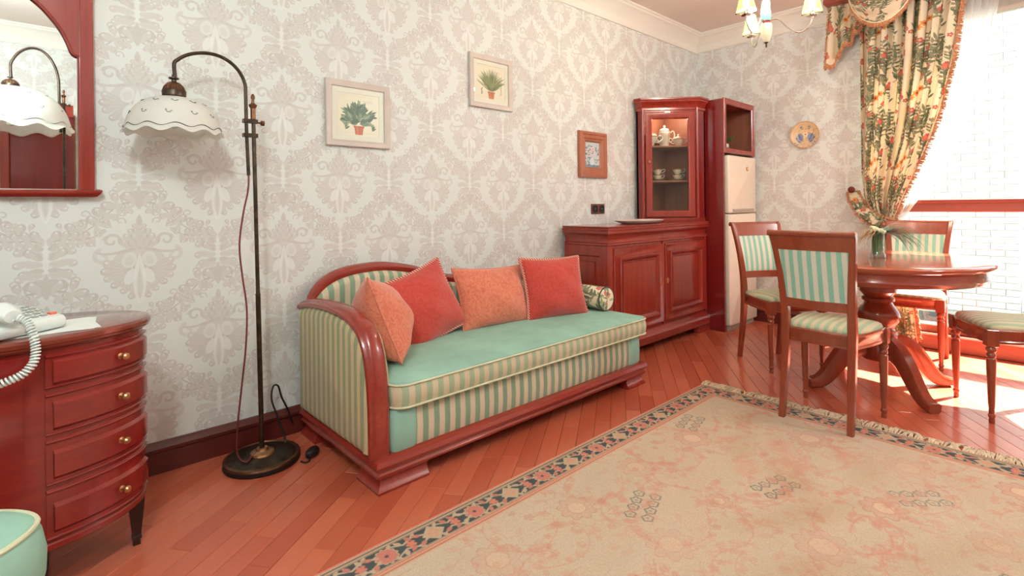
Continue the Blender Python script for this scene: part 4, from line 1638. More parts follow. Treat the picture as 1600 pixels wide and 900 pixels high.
def saucer():
    t = T('saucer', '', 'saucer', (0, 0, 0), local=True)
    MB().lathe([(0, 0), (0.034, 0), (0.036, 0.003), (0.068, 0.011), (0.072, 0.014), (0.068, 0.014), (0.036, 0.006), (0, 0.005)], 24).build('plate', M['porc'], t)
    MB().lathe([(0.068, 0.0125), (0.0725, 0.0125), (0.0725, 0.0150), (0.068, 0.0150)], 24).build('gilt_rim', M['gold'], t)
    return t


cup0, sau0 = teacup(), saucer()
first = True
for p, where in (((-0.918, -0.112, S2), 'knob-side'), ((-0.806, -0.239, S2), 'fridge-side')):
    s = sau0 if first else copy_tree(sau0)
    s.location = p
    tag(s, 'white saucer under the %s cup stack on the lower cabinet shelf' % where, None, 'saucers in the corner cabinet')
    for k in range(2):
        c = cup0 if (first and k == 0) else copy_tree(cup0)
        c.location = (p[0], p[1], p[2] + 0.0052 + k * 0.047)
        c.rotation_euler = (0, 0, math.atan2(RT.y, RT.x) + 0.2 - 0.25 * k)
        tag(c, '%s white teacup of the %s stack on the lower cabinet shelf' % (('bottom', 'top')[k], where), None, 'teacups in the corner cabinet')
    first = False


# ------------------------------------------------------------------ tall unit, fridge, little plant
TX0, TX1, TY = -0.640, -0.03, -0.565
t = T('fridge_surround', 'tall red wooden surround with an open box above the fridge', 'cupboard', (-0.33, -0.3, 0))
MB().rbox(TX0, TX0 + 0.024, TY, -0.03, 0.0, 1.965, 0.003).build('side_panel', M['wood_dark'], t)
MB().rbox(TX1 - 0.02, TX1, TY, -0.03, 1.50, 1.965, 0.003).build('side_panel', M['wood_in'], t)
MB().rbox(TX0 + 0.024, TX1 - 0.02, TY, -0.03, 1.945, 1.965, 0.002).build('top_board', M['woodx'], t)
MB().rbox(TX0 + 0.024, TX1 - 0.02, TY, -0.03, 1.512, 1.532, 0.002).build('shelf', M['woodx'], t)
MB().rbox(TX0 + 0.024, TX1 - 0.02, -0.075, -0.06, 1.532, 1.945, 0.002).build('back_board', M['wood_in'], t)
b = MB()
frame_ring(b, TX0, TX1, 1.505, 1.972, [(0.0, 0.0), (0.0, 0.010), (0.004, 0.016), (0.010, 0.016), (0.014, 0.012), (0.042, 0.012), (0.050, 0.004), (0.050, 0.0)], lambda u, v, q: (u, TY - q, v))
b.build('front_frame', M['wood'], t)

t = T('houseplant', 'tiny houseplant in a white pot on the shelf above the fridge', 'plant', (-0.494, -0.500, 1.532))
px, py, pz = t.location
MB().soft(rrect(px - 0.036, px + 0.036, py - 0.036, py + 0.036, 0.008), [(0.006, pz), (0.0, pz + 0.006), (0.0, pz + 0.062), (0.004, pz + 0.066), (0.03, pz + 0.058)]).build('pot', M['porc'], t)
b = MB()
for k in range(5):
    b.box(px - 0.03 + k * 0.0135, px - 0.022 + k * 0.0135, py - 0.0372, py - 0.0355, pz + 0.014 + (k % 2) * 0.014, pz + 0.024 + (k % 2) * 0.02)
b.build('pot_pattern', M['key'], t)['kind'] = 'stuff'
b = MB()
rnd = random.Random(6)
for k in range(46):
    a, e, L = rnd.uniform(0, 6.28), rnd.uniform(0.45, 1.45), rnd.uniform(0.07, 0.145)
    d = Vector((math.cos(a) * math.cos(e), math.sin(a) * math.cos(e), math.sin(e)))
    p0 = Vector((px, py, pz + 0.055))
    s = d.orthogonal().normalized() * 0.008
    b.add([p0, p0 + d * L * 0.6 + s, p0 + d * L + Vector((0, 0, -0.012)), p0 + d * L * 0.6 - s], [(0, 1, 2, 3)])
b.build('leaves', M['leafg'], t, merge=False, normals=False)['kind'] = 'stuff'

t = T('fridge', 'narrow cream two-door fridge freezer beneath the open wooden box', 'fridge', (-0.33, -0.33, 0))
FX0, FX1, FY = -0.595, -0.055, -0.595
MB().rbox(FX0, FX1, FY + 0.06, -0.06, 0.03, 1.48, 0.008).build('cabinet', M['fridge'], t)
MB().box(FX0 + 0.01, FX1 - 0.01, FY + 0.03, -0.10, 0.0, 0.04).build('kick_plate', M['grey'], t)
for za, zb in ((0.045, 0.990), (0.998, 1.490)):
    k = MB().soft(rrect(FX0, FX1, za, zb, 0.014), round_prof(0.0, 0.056, 0.014))
    d = k.map(lambda x, y, z: (x, FY + 0.056 - z, y)).build('door', M['fridge'], t)
    if zb > 1.2:
        MB().rbox(FX0 + 0.06, FX1 - 0.07, FY - 0.010, FY + 0.004, za + 0.012, za + 0.034, 0.004).build('handle', M['grey'], d)
        k = MB().lathe([(0, 0), (0.022, 0), (0.023, 0.003), (0.018, 0.005), (0, 0.004)], 20, (0, 0, 0), 1.0, 0.85)
        k.map(lambda x, y, z: (-0.24 + x, FY - z, 1.385 + y)).build('badge', M['badge'], d)
        k = MB().box(-0.252, -0.229, FY - 0.0062, FY - 0.004, 1.381, 1.389)
        k.build('badge_mark', M['fridge'], d)


# ------------------------------------------------------------------ dining chairs
def dining_chair():
    t = T('dining_chair', '', 'chair', (0, 0, 0), local=True, group='dining chairs round the oval table')
    side = [(-0.205, 0.0), (-0.180, 0.16), (-0.160, 0.32), (-0.152, 0.45), (-0.160, 0.58), (-0.180, 0.72), (-0.208, 0.85), (-0.236, 0.938)]
    hw = [0.152, 0.150, 0.148, 0.148, 0.150, 0.158, 0.170, 0.180]
    wd = [0.030, 0.034, 0.038, 0.042, 0.038, 0.034, 0.032, 0.030]
    for sg in (-1, 1):
        P = smooth_path([(side[i][0], sg * hw[i], side[i][1]) for i in range(8)], 3)
        W_ = [wd[0] + (wd[3] - wd[0]) * min(1, p.z / 0.45) if p.z < 0.45 else wd[3] - (wd[3] - wd[7]) * min(1, (p.z - 0.45) / 0.49) for p in P]
        b = MB()
        rings = []
        for p, w in zip(P, W_):
            a = w / 2
            rings.append([(p.x + x * a, p.y + y * a * 0.9, p.z) for x, y in ((-1, -0.7), (-0.7, -1), (0.7, -1), (1, -0.7), (1, 0.7), (0.7, 1), (-0.7, 1), (-1, 0.7))])
        b.loft(rings)
        b.build('rear_leg', M['wood_chair'], t)
    for sg in (-1, 1):
        b = MB().rbox(0.150, 0.196, sg * 0.183 - 0.023, sg * 0.183 + 0.023, 0.372, 0.455, 0.003)
        b.lathe([(0, 0.0), (0.0115, 0.0), (0.0125, 0.012), (0.0105, 0.024), (0.0145, 0.030), (0.0150, 0.040), (0.011, 0.046), (0.0125, 0.056), (0.0115, 0.066), (0.0145, 0.10), (0.0185, 0.24), (0.0200, 0.312), (0.0150, 0.318), (0.0195, 0.325), (0.0195, 0.334), (0.0150, 0.341), (0.0215, 0.352), (0.0215, 0.362), (0.016, 0.372), (0.0, 0.373)], 16, (0.173, sg * 0.183, 0))
        b.build('front_leg', M['wood_chair'], t)
    # seat frame: straight behind, bowed in front
    out = [(-0.155, -0.135), (-0.14, -0.158), (-0.02, -0.186), (0.08, -0.198), (0.14, -0.200), (0.178, -0.187), (0.196, -0.15), (0.206, -0.08), (0.209, 0.0), (0.206, 0.08), (0.196, 0.15), (0.178, 0.187), (0.14, 0.200), (0.08, 0.198), (-0.02, 0.186), (-0.14, 0.158), (-0.155, 0.135)]
    MB().soft(out, [(0.010, 0.385), (0.002, 0.388), (0.002, 0.398), (0.006, 0.402), (0.004, 0.432), (0.0, 0.438), (0.0, 0.450), (0.006, 0.455), (0.03, 0.455)]).build('seat_frame', M['wood_chair'], t)
    MB().soft(out, [(0.012, 0.450), (0.008, 0.460), (0.012, 0.470), (0.028, 0.480), (0.06, 0.488), (0.10, 0.492)]).build('seat_cushion', M['str_seat'], t, ang=60)

    def back(zz):
        for i in range(7):
            if side[i][1] <= zz <= side[i + 1][1]:
                q = (zz - side[i][1]) / (side[i + 1][1] - side[i][1])
                return side[i][0] + (side[i + 1][0] - side[i][0]) * q, hw[i] + (hw[i + 1] - hw[i]) * q
        return side[7][0], hw[7]

    def bowed(z0, z1, th, ext, bow, name, mat, nz=5, pad=0.0, ny=15):
        """curved back piece between two heights, thickness th"""
        rings = []
        for k in range(ny):
            v = -1 + 2 * k / (ny - 1)
            ring = []
            zs = [z0 + (z1 - z0) * i / (nz - 1) for i in range(nz)]
            for i, z in enumerate(zs):
                x, h = back(z)
                q = pad * max(0, (1 - v * v) * (1 - (2 * i / (nz - 1) - 1) ** 2)) ** 0.5
                ring.append((x - bow * (1 - v * v) + th / 2 + q, v * (h + ext), z))
            for i, z in list(enumerate(zs))[::-1]:
                x, h = back(z)
                q = pad * max(0, (1 - v * v) * (1 - (2 * i / (nz - 1) - 1) ** 2)) ** 0.5
                ring.append((x - bow * (1 - v * v) - th / 2 - q, v * (h + ext), z))
            rings.append(ring)
        return MB().loft(rings).build(name, mat, t, ang=50)

    bowed(0.850, 0.930, 0.026, 0.004, 0.016, 'top_rail', M['wood_chair'])
    rl = []
    for k in range(15):
        v = -1 + 2 * k / 14
        rl.append((-0.243 - 0.016 * (1 - v * v), v * 0.192, 0.932))
    MB().tube(rl, [0.016 if abs(k - 7) == 7 else 0.0135 for k in range(15)], 10).build('scroll_roll', M['wood_chair'], t)
    bowed(0.560, 0.606, 0.022, -0.010, 0.014, 'lower_rail', M['wood_chair'])
    bowed(0.604, 0.852, 0.020, -0.012, 0.015, 'back_pad', M['str_chair'], 9, 0.007)
    return t


def set_chair(c, fm, f, label):
    """fm = plan point midway between the front feet, f = facing"""
    f = Vector(f).normalized()
    o = Vector(fm) - f * 0.173
    c.location = (o.x, o.y, 0)
    c.rotation_euler = (0, 0, math.atan2(f.y, f.x))
    c['label'] = label


ch = dining_chair()
chairs = [ch] + [copy_tree(ch) for _ in range(3)]
set_chair(chairs[0], (-1.770, -1.728), (0.998, -0.05), 'dining chair at the rug edge showing its striped turquoise back')
set_chair(chairs[1], (-1.311, -1.350), (-0.54, -0.84), 'dining chair nearest the fridge at the oval table')
set_chair(chairs[2], (-0.665, -1.800), (-1.0, 0.02), 'dining chair between the oval table and the window curtain')
set_chair(chairs[3], (-1.326, -2.200), (-0.468, 0.884), 'dining chair with only its seat and front legs showing by the sunny window')
chairs[0].location.z = 0.0
# rear feet of the first chair stand on the rug
RUG_T = 0.007

# ------------------------------------------------------------------ dining table
TCX, TCY = -1.27, -1.78
t = T('dining_table', 'oval red wood pedestal dining table with polished top by the window', 'table', (TCX, TCY, 0))
el = ellipse(TCX, TCY, 0.590, 0.530, 72, 2.15)
MB().soft(el, [(0.022, 0.722), (0.012, 0.724), (0.006, 0.730), (0.000, 0.738), (0.000, 0.746), (0.005, 0.752), (0.012, 0.755), (0.05, 0.756), (0.30, 0.756)]).build('tabletop', M['table_top'] if 'table_top' in M else wood('polished_table_wood', (150, 62, 42), (186, 92, 62), 'y', 0.12, 0.8), t)
MB().soft(el, [(0.060, 0.645), (0.050, 0.648), (0.044, 0.655), (0.040, 0.665), (0.034, 0.672), (0.038, 0.680), (0.038, 0.712), (0.026, 0.718), (0.024, 0.724), (0.10, 0.724)]).build('apron', wood('table_apron_wood', (134, 48, 32), (170, 74, 50), 'y', 0.22, 0.5), t)
MB().lathe([(0, 0.645), (0.098, 0.645), (0.098, 0.62), (0.088, 0.606), (0.094, 0.59), (0.094, 0.56), (0.080, 0.545), (0.070, 0.53), (0.082, 0.522), (0.082, 0.508), (0.068, 0.498), (0.078, 0.478), (0.100, 0.45), (0.108, 0.42), (0.102, 0.39), (0.080, 0.362), (0.072, 0.348), (0.084, 0.340), (0.084, 0.326), (0.095, 0.315), (0.095, 0.185), (0.080, 0.165), (0.0, 0.160)], 32, (TCX, TCY, 0)).build('pedestal', M['wood_chair'], t)
for k in range(4):
    a = R(47 + 90 * k)
    pth = smooth_path([(0.070, 0.250), (0.13, 0.242), (0.19, 0.205), (0.245, 0.145), (0.295, 0.082), (0.340, 0.043), (0.385, 0.030), (0.410, 0.026)], 4)
    n = len(pth)
    rings = []
    for i, p in enumerate(pth):
        tt = (pth[min(i + 1, n - 1)] - pth[max(i - 1, 0)]).normalized()
        nr = Vector((-tt.y, tt.x))
        q = i / (n - 1)
        hh = 0.066 - 0.044 * q if q < 0.88 else 0.026
        ww = 0.034 - 0.006 * q if q < 0.8 else 0.030
        ring = []
        for cx, cyy in ((-1, -0.6), (-0.7, -1), (0.7, -1), (1, -0.6), (1, 0.6), (0.7, 1), (-0.7, 1), (-1, 0.6)):
            r_, z_ = p.x + nr.x * hh * cyy, max(0.0, p.y + nr.y * hh * cyy)
            w_ = ww * cx
            ring.append((TCX + r_ * math.cos(a) - w_ * math.sin(a), TCY + r_ * math.sin(a) + w_ * math.cos(a), z_))
        rings.append(ring)
    MB().loft(rings).build('leg', M['wood_chair'], t)

# vase and its flowers
VX, VY, VZ = -1.325, -1.790, 0.756
t = T('vase', 'clear glass vase with flared foot on the oval table', 'vase', (VX, VY, VZ))
pr = [(0.0, 0.0), (0.040, 0.0), (0.043, 0.008), (0.040, 0.022), (0.034, 0.038), (0.033, 0.06), (0.034, 0.12), (0.038, 0.142)]
b = MB().lathe([(r, z + VZ) for r, z in pr] + [(r - 0.002, z + VZ) for r, z in pr[::-1][:-1]] + [(0, VZ + 0.004)], 28, (VX, VY, 0))
b.build('glass_body', M['vglass'], t)
t = T('bouquet', 'loose bouquet of grass blades and pale buds standing in the glass vase', 'flowers', (VX, VY, VZ + 0.022))
rnd = random.Random(12)
b = MB()
for k in range(34):
    a, r = rnd.uniform(0, 6.28), 0.023 * math.sqrt(rnd.random())
    b.tube([(VX + r * math.cos(a), VY + r * math.sin(a), VZ + 0.022), (VX + r * 1.05 * math.cos(a + 0.5), VY + r * 1.05 * math.sin(a + 0.5), VZ + 0.15)], 0.0026, 5)
b.build('stems', M['leafg'], t)['kind'] = 'stuff'


def blade(mb, p0, dirn, L, droop, w, z0=0.0, n=9):
    """arched grass blade with a fold"""
    p = Vector(p0)
    d = Vector(dirn).normalized()
    vs, fs = [], []
    for i in range(n):
        q = i / (n - 1)
        s = d.cross(UP)
        s = s.normalized() if s.length > 1e-3 else Vector((1, 0, 0))
        ww = w * (1 - q) ** 0.6 * (0.4 + 0.6 * min(1, q * 4))
        vs += [p + s * ww, p + Vector((0, 0, -0.25 * ww)), p - s * ww]
        p = p + d * (L / (n - 1))
        d = (d + Vector((0, 0, -droop / (n - 1)))).normalized()
    for i in range(n - 1):
        for j in range(2):
            a = i * 3 + j
            fs.append((a, a + 1, a + 4, a + 3))
    mb.add(vs, fs)


b = MB()
for k in range(80):                                       # the long spray that hangs towards the window
    d = RT * rnd.uniform(0.7, 1.3) + UP * rnd.uniform(0.2, 0.8) + FW * rnd.uniform(-0.4, 0.3)
    blade(b, (VX + rnd.uniform(-0.012, 0.02), VY + rnd.uniform(-0.02, 0.012), VZ + 0.135), d, rnd.uniform(0.20, 0.34), rnd.uniform(1.3, 2.3), rnd.uniform(0.0025, 0.005))
b.build('long_blades', M['leafs'], t, merge=False, normals=False)['kind'] = 'stuff'
b = MB()
for k in range(46):
    d = -RT * rnd.uniform(0.35, 1.1) + UP * rnd.uniform(0.2, 0.9) + FW * rnd.uniform(-0.6, 0.6)
    blade(b, (VX, VY, VZ + 0.135), d, rnd.uniform(0.11, 0.19), rnd.uniform(1.6, 3.2), rnd.uniform(0.0025, 0.0045))
b.build('straw_blades', M['leafb'], t, merge=False, normals=False)['kind'] = 'stuff'
for k, (l, f, z) in enumerate(((-0.052, -0.02, 0.158), (-0.030, -0.03, 0.168), (-0.008, -0.035, 0.160), (0.014, -0.03, 0.150), (-0.016, 0.01, 0.172))):
    c = Vector((VX, VY, VZ + z)) + RT * l + FW * f
    b = MB().lathe([(0, -0.012), (0.008, -0.010), (0.0125, 0.0), (0.011, 0.009), (0.005, 0.013), (0, 0.012)], 10, tuple(c))
    for j in range(5):
        a = 2 * PI * j / 5
        q = c + Vector((0.010 * math.cos(a), 0.010 * math.sin(a), 0.004))
        b.lathe([(0, -0.009), (0.006, -0.004), (0.006, 0.004), (0, 0.009)], 6, tuple(q))
    b.tube([c - UP * 0.01, (VX, VY, VZ + 0.13)], 0.0018, 5)
    b.build('blossom', M['bud'], t)
b = MB()
for k in range(30):
    a = rnd.uniform(0, 6.28)
    blade(b, (VX + 0.012 * math.cos(a), VY + 0.012 * math.sin(a), VZ + 0.13), (math.cos(a), math.sin(a), 0.7), rnd.uniform(0.035, 0.06), 1.2, 0.006, n=4)
b.build('foliage', M['leafg'], t, merge=False, normals=False)['kind'] = 'stuff'

# ------------------------------------------------------------------ rug
t = T('rug', 'worn cream and pink oriental rug with a dark patterned border', 'rug', ((RX0 + RX1) / 2, (RY0 + RY1) / 2, 0))
M['rug'] = img_mat('oriental_rug_pile', IM_R, uv=True, rough=0.95, spec=0.1, bump=0.35)
b = MB()
b.grid(60, 40, lambda u, v: (RX1 - u * RUGX, RY1 - v * RUGY, 0.0065 + 0.0012 * math.sin(u * 19 + v * 7) * math.sin(v * 13)), lambda u, v: (u, v))
n0 = len(b.v)
b.build('pile', M['rug'], t)
MB().box(RX0 + 0.002, RX1 - 0.002, RY0 + 0.002, RY1 - 0.002, 0.0004, 0.005).build('backing', M['rugfringe'], t)
rnd = random.Random(21)
for xe, sg in ((RX1, 1), (RX0, -1)):
    b = MB()
    y = RY0 + 0.004
    while y < RY1:
        L, dr, up = rnd.uniform(0.050, 0.088), rnd.gauss(0, 0.020), rnd.uniform(0.004, 0.014)
        for k in range(3):
            j = rnd.gauss(0, 0.005)
            b.tube([(xe - sg * 0.006, y + k * 0.002, 0.005), (xe + sg * L * 0.35, y + dr * 0.5 + j, 0.004 + up), (xe + sg * L * 0.75, y + dr + j * 1.5, 0.004 + up * 0.5), (xe + sg * L, y + dr * 1.3 + j * 2.4, 0.003)], [0.003, 0.0036, 0.0034, 0.002], 4)
        y += 0.0105
    b.build('fringe', M['rugfringe'], t, merge=False)['kind'] = 'stuff'

# ------------------------------------------------------------------ floor lamp (also built larger for the one in the mirror)
def floor_lamp(label, base, shade, R_base, z_pole, z_rim, r_sh, h_sh, z_arc, lean=0.0, cord=True, name='floor_lamp'):
    bx, by = base
    t = T(name, label, 'lamp', (bx, by, 0))
    k = R_base / 0.16
    MB().lathe([(0, 0), (R_base * 0.98, 0), (R_base, 0.006), (R_base * 0.99, 0.020), (R_base * 0.90, 0.025)], 48, (bx, by, 0)).build('base', M['black'], t)
    MB().lathe([(R_base * 0.985, 0.017), (R_base * 0.995, 0.021), (R_base * 0.975, 0.028), (R_base * 0.90, 0.030), (R_base * 0.88, 0.026)], 48, (bx, by, 0)).build('base_ring', M['copper'], t)
    MB().lathe([(R_base * 0.90, 0.024), (R_base * 0.86, 0.028), (R_base * 0.5, 0.032), (0.050, 0.036), (0.0, 0.036)], 48, (bx, by, 0)).build('base_plate', M['bronze'], t)
    MB().lathe([(0.050, 0.034), (0.046, 0.044), (0.026, 0.050), (0.022, 0.060), (0.0, 0.060)], 32, (bx, by, 0)).build('collar', M['brass'], t)
    tx = bx + lean
    px = lambda z: bx + lean * z / z_pole
    MB().tube([(px(0.05), by, 0.05), (px(0.7), by, 0.7), (px(0.72), by, 0.72)], 0.0105 * k, 12).build('pole', M['bronze'], t)
    MB().tube([(px(0.72), by, 0.72), (px(z_pole - 0.10), by, z_pole - 0.10)], 0.0085 * k, 12).build('pole', M['bronze'], t)
    MB().lathe([(0, -0.105), (0.010, -0.100), (0.010, -0.055), (0.014, -0.050), (0.017, -0.040), (0.007, -0.032), (0.005, -0.018), (0.009, -0.010), (0.008, -0.002), (0.004, 0.006), (0, 0.008)], 16, (px(z_pole), by, z_pole)).build('finial', M['copper'], t)
    # arc: rises beside the pole, bends over, comes down to the shade
    sx, sy = shade
    ax = px(z_pole) - 0.026
    zc = z_rim + h_sh
    w = ax - sx
    top = z_arc
    pts = [(ax + 0.006, by, z_pole - 0.34), (ax, by, z_pole - 0.15), (ax - 0.002, by, z_pole + 0.0)]
    for i in range(1, 13):
        a = PI * i / 12 * 0.90
        pts.append((ax - w / 2 * (1 - math.cos(a)) * 1.02, by + (sy - by) * i / 12, (z_pole + 0.0) + (top - z_pole) * math.sin(a) ** 0.9 if a < PI / 2 else top - (top - (zc + 0.085)) * (1 - math.sin(a)) ** 0.95))
    pts.append((sx + 0.004, sy, zc + 0.058))
    MB().tube(smooth_path(pts, 4), 0.0075 * k, 10).build('arc', M['bronze'], t)
    b = MB()
    for z in (z_pole - 0.17, z_pole - 0.11):
        b.box(ax - 0.014, px(z_pole) + 0.016, by - 0.013, by + 0.013, z - 0.008, z + 0.008)
    b.build('clamp', M['bronze'], t)
    MB().lathe([(0, 0), (0.004, 0), (0.004, 0.012), (0.011, 0.016), (0.011, 0.028), (0, 0.030)], 12).map(lambda x, y, z: (px(z_pole) + 0.014 + z, by - 0.006 + x, z_pole - 0.115 + y)).build('thumb_screw', M['copper'], t)
    b = MB().lathe([(0.0, 0.070), (0.006, 0.070), (0.008, 0.060), (0.018, 0.056), (0.018, 0.052), (0.008, 0.048), (0.009, 0.040), (0.016, 0.036)], 20, (sx, sy, zc))
    b.build('neck', M['bronze'], t)
    n = 40
    rings = []
    for r, z in ((0.012, 0.040), (0.022, 0.036), (0.034, 0.022), (0.040, 0.006)):
        rings.append([(sx + r * k * (1 + (0.045 if j % 2 else -0.045)) * math.cos(2 * PI * j / n), sy + r * k * (1 + (0.045 if j % 2 else -0.045)) * math.sin(2 * PI * j / n), zc + z) for j in range(n)])
    MB().loft(rings).build('cap', M['copper'], t)
    MB().lathe([(0.041 * k, 0.008), (0.043 * k, 0.004), (0.042 * k, -0.016), (0.036 * k, -0.018)], 32, (sx, sy, zc)).build('gallery', M['bronze'], t)
    # opal shade with a ruffled lip
    n = 96
    rings = []
    prof = [(0.21, 1.0), (0.36, 0.975), (0.50, 0.925), (0.64, 0.84), (0.76, 0.72), (0.86, 0.56), (0.925, 0.40), (0.962, 0.25), (0.982, 0.13), (1.005, 0.05), (1.035, 0.0)]
    full = prof + [(q - 0.025, z + 0.0) for q, z in prof[::-1]]
    ruf = lambda j, z: (0.055 * math.cos(11 * 2 * PI * j / n)) * max(0, 1 - z / 0.22)
    for q, z in full:
        rings.append([(sx + r_sh * (q + 0.016 * math.sin(11 * 2 * PI * j / n) * max(0, 1 - z / 0.2)) * math.cos(2 * PI * j / n), sy + r_sh * (q + 0.016 * math.sin(11 * 2 * PI * j / n) * max(0, 1 - z / 0.2)) * math.sin(2 * PI * j / n), z_rim + (h_sh - 0.02) * (z + ruf(j, z))) for j in range(n)])
    sh = MB().loft(rings, cap=False).build('shade', M['shade'], t, ang=80)
    q, z = 1.0, 0.17
    f = lambda j: (0.982 + 0.012 * math.sin(11 * 2 * PI * j / n))
    MB().tube([(sx + r_sh * f(j) * math.cos(2 * PI * j / n), sy + r_sh * f(j) * math.sin(2 * PI * j / n), z_rim + (h_sh - 0.02) * (0.135 + 0.045 * math.cos(11 * 2 * PI * j / n))) for j in range(n)], 0.0017 * k, 5, closed=True).build('rim_line', M['ink'], sh)
    b = MB()
    for i in range(22):
        a = 2 * PI * (i + (0.5 if i % 2 else 0)) / 22
        zq = 0.46 if i % 2 else 0.80
        rr = 0.905 if i % 2 else 0.69
        c = Vector((sx + r_sh * rr * math.cos(a), sy + r_sh * rr * math.sin(a), z_rim + (h_sh - 0.02) * zq))
        tn = Vector((-math.sin(a), math.cos(a), 0))
        for st in (((-9, 4), (-5, -2), (0, -4), (6, -2)), ((-9, 6), (-12, 9), (-8, 11), (-7, 7)), ((4, 2), (8, 5), (10, 2))):
            up_ = Vector((-0.45 * math.cos(a), -0.45 * math.sin(a), 0.85)) if i % 2 else Vector((-0.8 * math.cos(a), -0.8 * math.sin(a), 0.5))
            b.tube([c + tn * (u * 0.0011 * k) + up_ * (v * 0.0010 * k) for u, v in st], 0.0011 * k, 4)
    b.build('painted_sprigs', M['ink'], sh, merge=False)['kind'] = 'stuff'
    MB().lathe([(0, 0.06), (0.014, 0.06), (0.014, 0.03), (0.028, 0.0), (0.022, -0.022), (0, -0.03)], 16, (sx, sy, z_rim + 0.05)).build('bulb', M['porc'], t)
    return t


LX, LY = -4.190, -0.200
fl = floor_lamp('bronze arc floor lamp with a white ruffled shade between chest and sofa', (LX, LY), (-4.497, LY), 0.152, 1.560, 1.372, 0.162, 0.162, 1.708, -0.022)
cpts = [(-4.232, LY, 1.235), (-4.236, LY - 0.005, 1.16), (-4.256, LY - 0.006, 1.06), (-4.272, LY - 0.006, 0.93), (-4.262, LY - 0.005, 0.80), (-4.246, LY - 0.004, 0.66), (-4.252, LY - 0.006, 0.50), (-4.270, LY - 0.008, 0.34), (-4.286, LY - 0.01, 0.20), (-4.292, LY - 0.012, 0.10), (-4.284, LY - 0.02, 0.050), (-4.262, LY - 0.04, 0.036), (-4.240, LY - 0.02, 0.040), (-4.215, LY - 0.005, 0.048)]
MB().tube(smooth_path(cpts, 5), 0.0036, 6).build('cord', M['cord'], fl)

# power lead and the inline switch by the sofa
t = T('power_cord', 'black power cord looping behind the sofa corner', 'cord', (-4.02, -0.08, 0))
pts = [(-4.005, -0.04, 0.06), (-4.025, -0.04, 0.13), (-4.055, -0.045, 0.20), (-4.075, -0.06, 0.26), (-4.11, -0.10, 0.275), (-4.12, -0.11, 0.22), (-4.095, -0.12, 0.13), (-4.075, -0.14, 0.04), (-4.09, -0.17, 0.006), (-4.12, -0.18, 0.006)]
MB().tube(smooth_path(pts, 5), 0.004, 6).build('lead', M['black'], t)
t = T('cord_switch', 'small black inline cord switch on the floor beside the lamp base', 'switch', (-4.015, -0.305, 0))
k = MB().soft(ellipse(0, 0, 0.038, 0.024, 20), [(0.008, 0.0), (0, 0.008), (0, 0.024), (0.008, 0.032)])
k.map(lambda x, y, z: (-4.015 + x * 0.8 - y * 0.6, -0.300 + x * 0.6 + y * 0.8, z)).build('body', M['black'], t)
MB().tube(smooth_path([(-3.985, -0.265, 0.008), (-3.995, -0.28, 0.010), (-4.035, -0.318, 0.010), (-4.045, -0.345, 0.005), (-4.065, -0.350, 0.005), (-4.075, -0.325, 0.005)], 4), 0.0032, 6).build('lead', M['black'], t)

# ------------------------------------------------------------------ oval chest of drawers
HX, HY = -4.950, -0.458
HA, HB = 0.310, 0.206
t = T('chest_of_drawers', 'small oval cherry chest with four curved drawers', 'chest', (HX, HY, 0))


def ept(th, d=0.0):
    return (HX + (HA + d) * math.cos(th), HY + (HB + d) * math.sin(th))


b = MB().prism([ept(2 * PI * i / 72) for i in range(72)], 0.150, 0.702)
b.build('carcass', M['wood_chest'], t)
te = ellipse(HX, HY, 0.334, 0.226, 72)
MB().soft(te, [(0.022, 0.700), (0.010, 0.703), (0.004, 0.710), (0.004, 0.714), (0.0, 0.718), (0.0, 0.728), (0.006, 0.734), (0.012, 0.736), (0.15, 0.736)]).build('top', wood('polished_chest_top', (104, 40, 30), (134, 58, 42), 'x', 0.12, 0.7), t)


def arcslab(mb, a0, a1, z0, z1, d0, d1, ch=0.004, n=18):
    """curved board that follows the oval body"""
    prof = [(d0, z0), (d1 - ch, z0), (d1, z0 + ch), (d1, z1 - ch), (d1 - ch, z1), (d0, z1)]
    rings = [[(*ept(a0 + (a1 - a0) * i / n, d), z) for d, z in prof] for i in range(n + 1)]
    return mb.loft(rings)


A0, A1 = R(-78), R(-9)
arcslab(MB(), A0 - 0.07, A1 + 0.13, 0.150, 0.172, -0.01, 0.006).build('base_moulding', M['wood_chest'], t)
MB().add(*(lambda m: (m.v, m.f))(arcslab(MB(), R(-112), R(-86), 0.16, 0.69, -0.005, 0.006, 0.003))).build('pilaster', M['wood_chest'], t)
for i, (za, zb, kz) in enumerate(((0.592, 0.690, 0.640), (0.464, 0.584, 0.520), (0.328, 0.456, 0.386), (0.180, 0.320, 0.240))):
    b = arcslab(MB(), A0, A1, za + 0.002, zb - 0.002, -0.01, 0.004, 0.002)
    d = b.build('drawer', M['wood_chest'], t)
    ph = 0.038 if i == 0 else 0.042
    arcslab(MB(), A0 + 0.05, A1 - 0.04, kz - ph, kz + ph - 0.004, 0.0, 0.013, 0.009).build('drawer_panel', M['wood_chest'], d)
    b = MB()
    arcslab(b, A0, A1 + 0.08, zb - 0.012, zb - 0.004, 0.0, 0.010, 0.003)
    arcslab(b, A0, A1 + 0.08, za + 0.002, za + 0.008, 0.0, 0.009, 0.003)
    b.build('bead', M['wood_chest'], d)
    th = R(-43)
    p = ept(th, 0.013)
    nx, ny = math.cos(th) / HA, math.sin(th) / HB
    l = math.hypot(nx, ny)
    nx, ny = nx / l, ny / l
    k = MB().lathe([(0, -0.002), (0.0085, -0.002), (0.009, 0.001), (0.0045, 0.003), (0.0040, 0.012), (0.0095, 0.016), (0.0105, 0.022), (0.007, 0.027), (0, 0.028)], 14)
    k.map(lambda x, y, z: (p[0] - ny * x + nx * z, p[1] + nx * x + ny * z, kz + y)).build('knob', M['brass'], d)
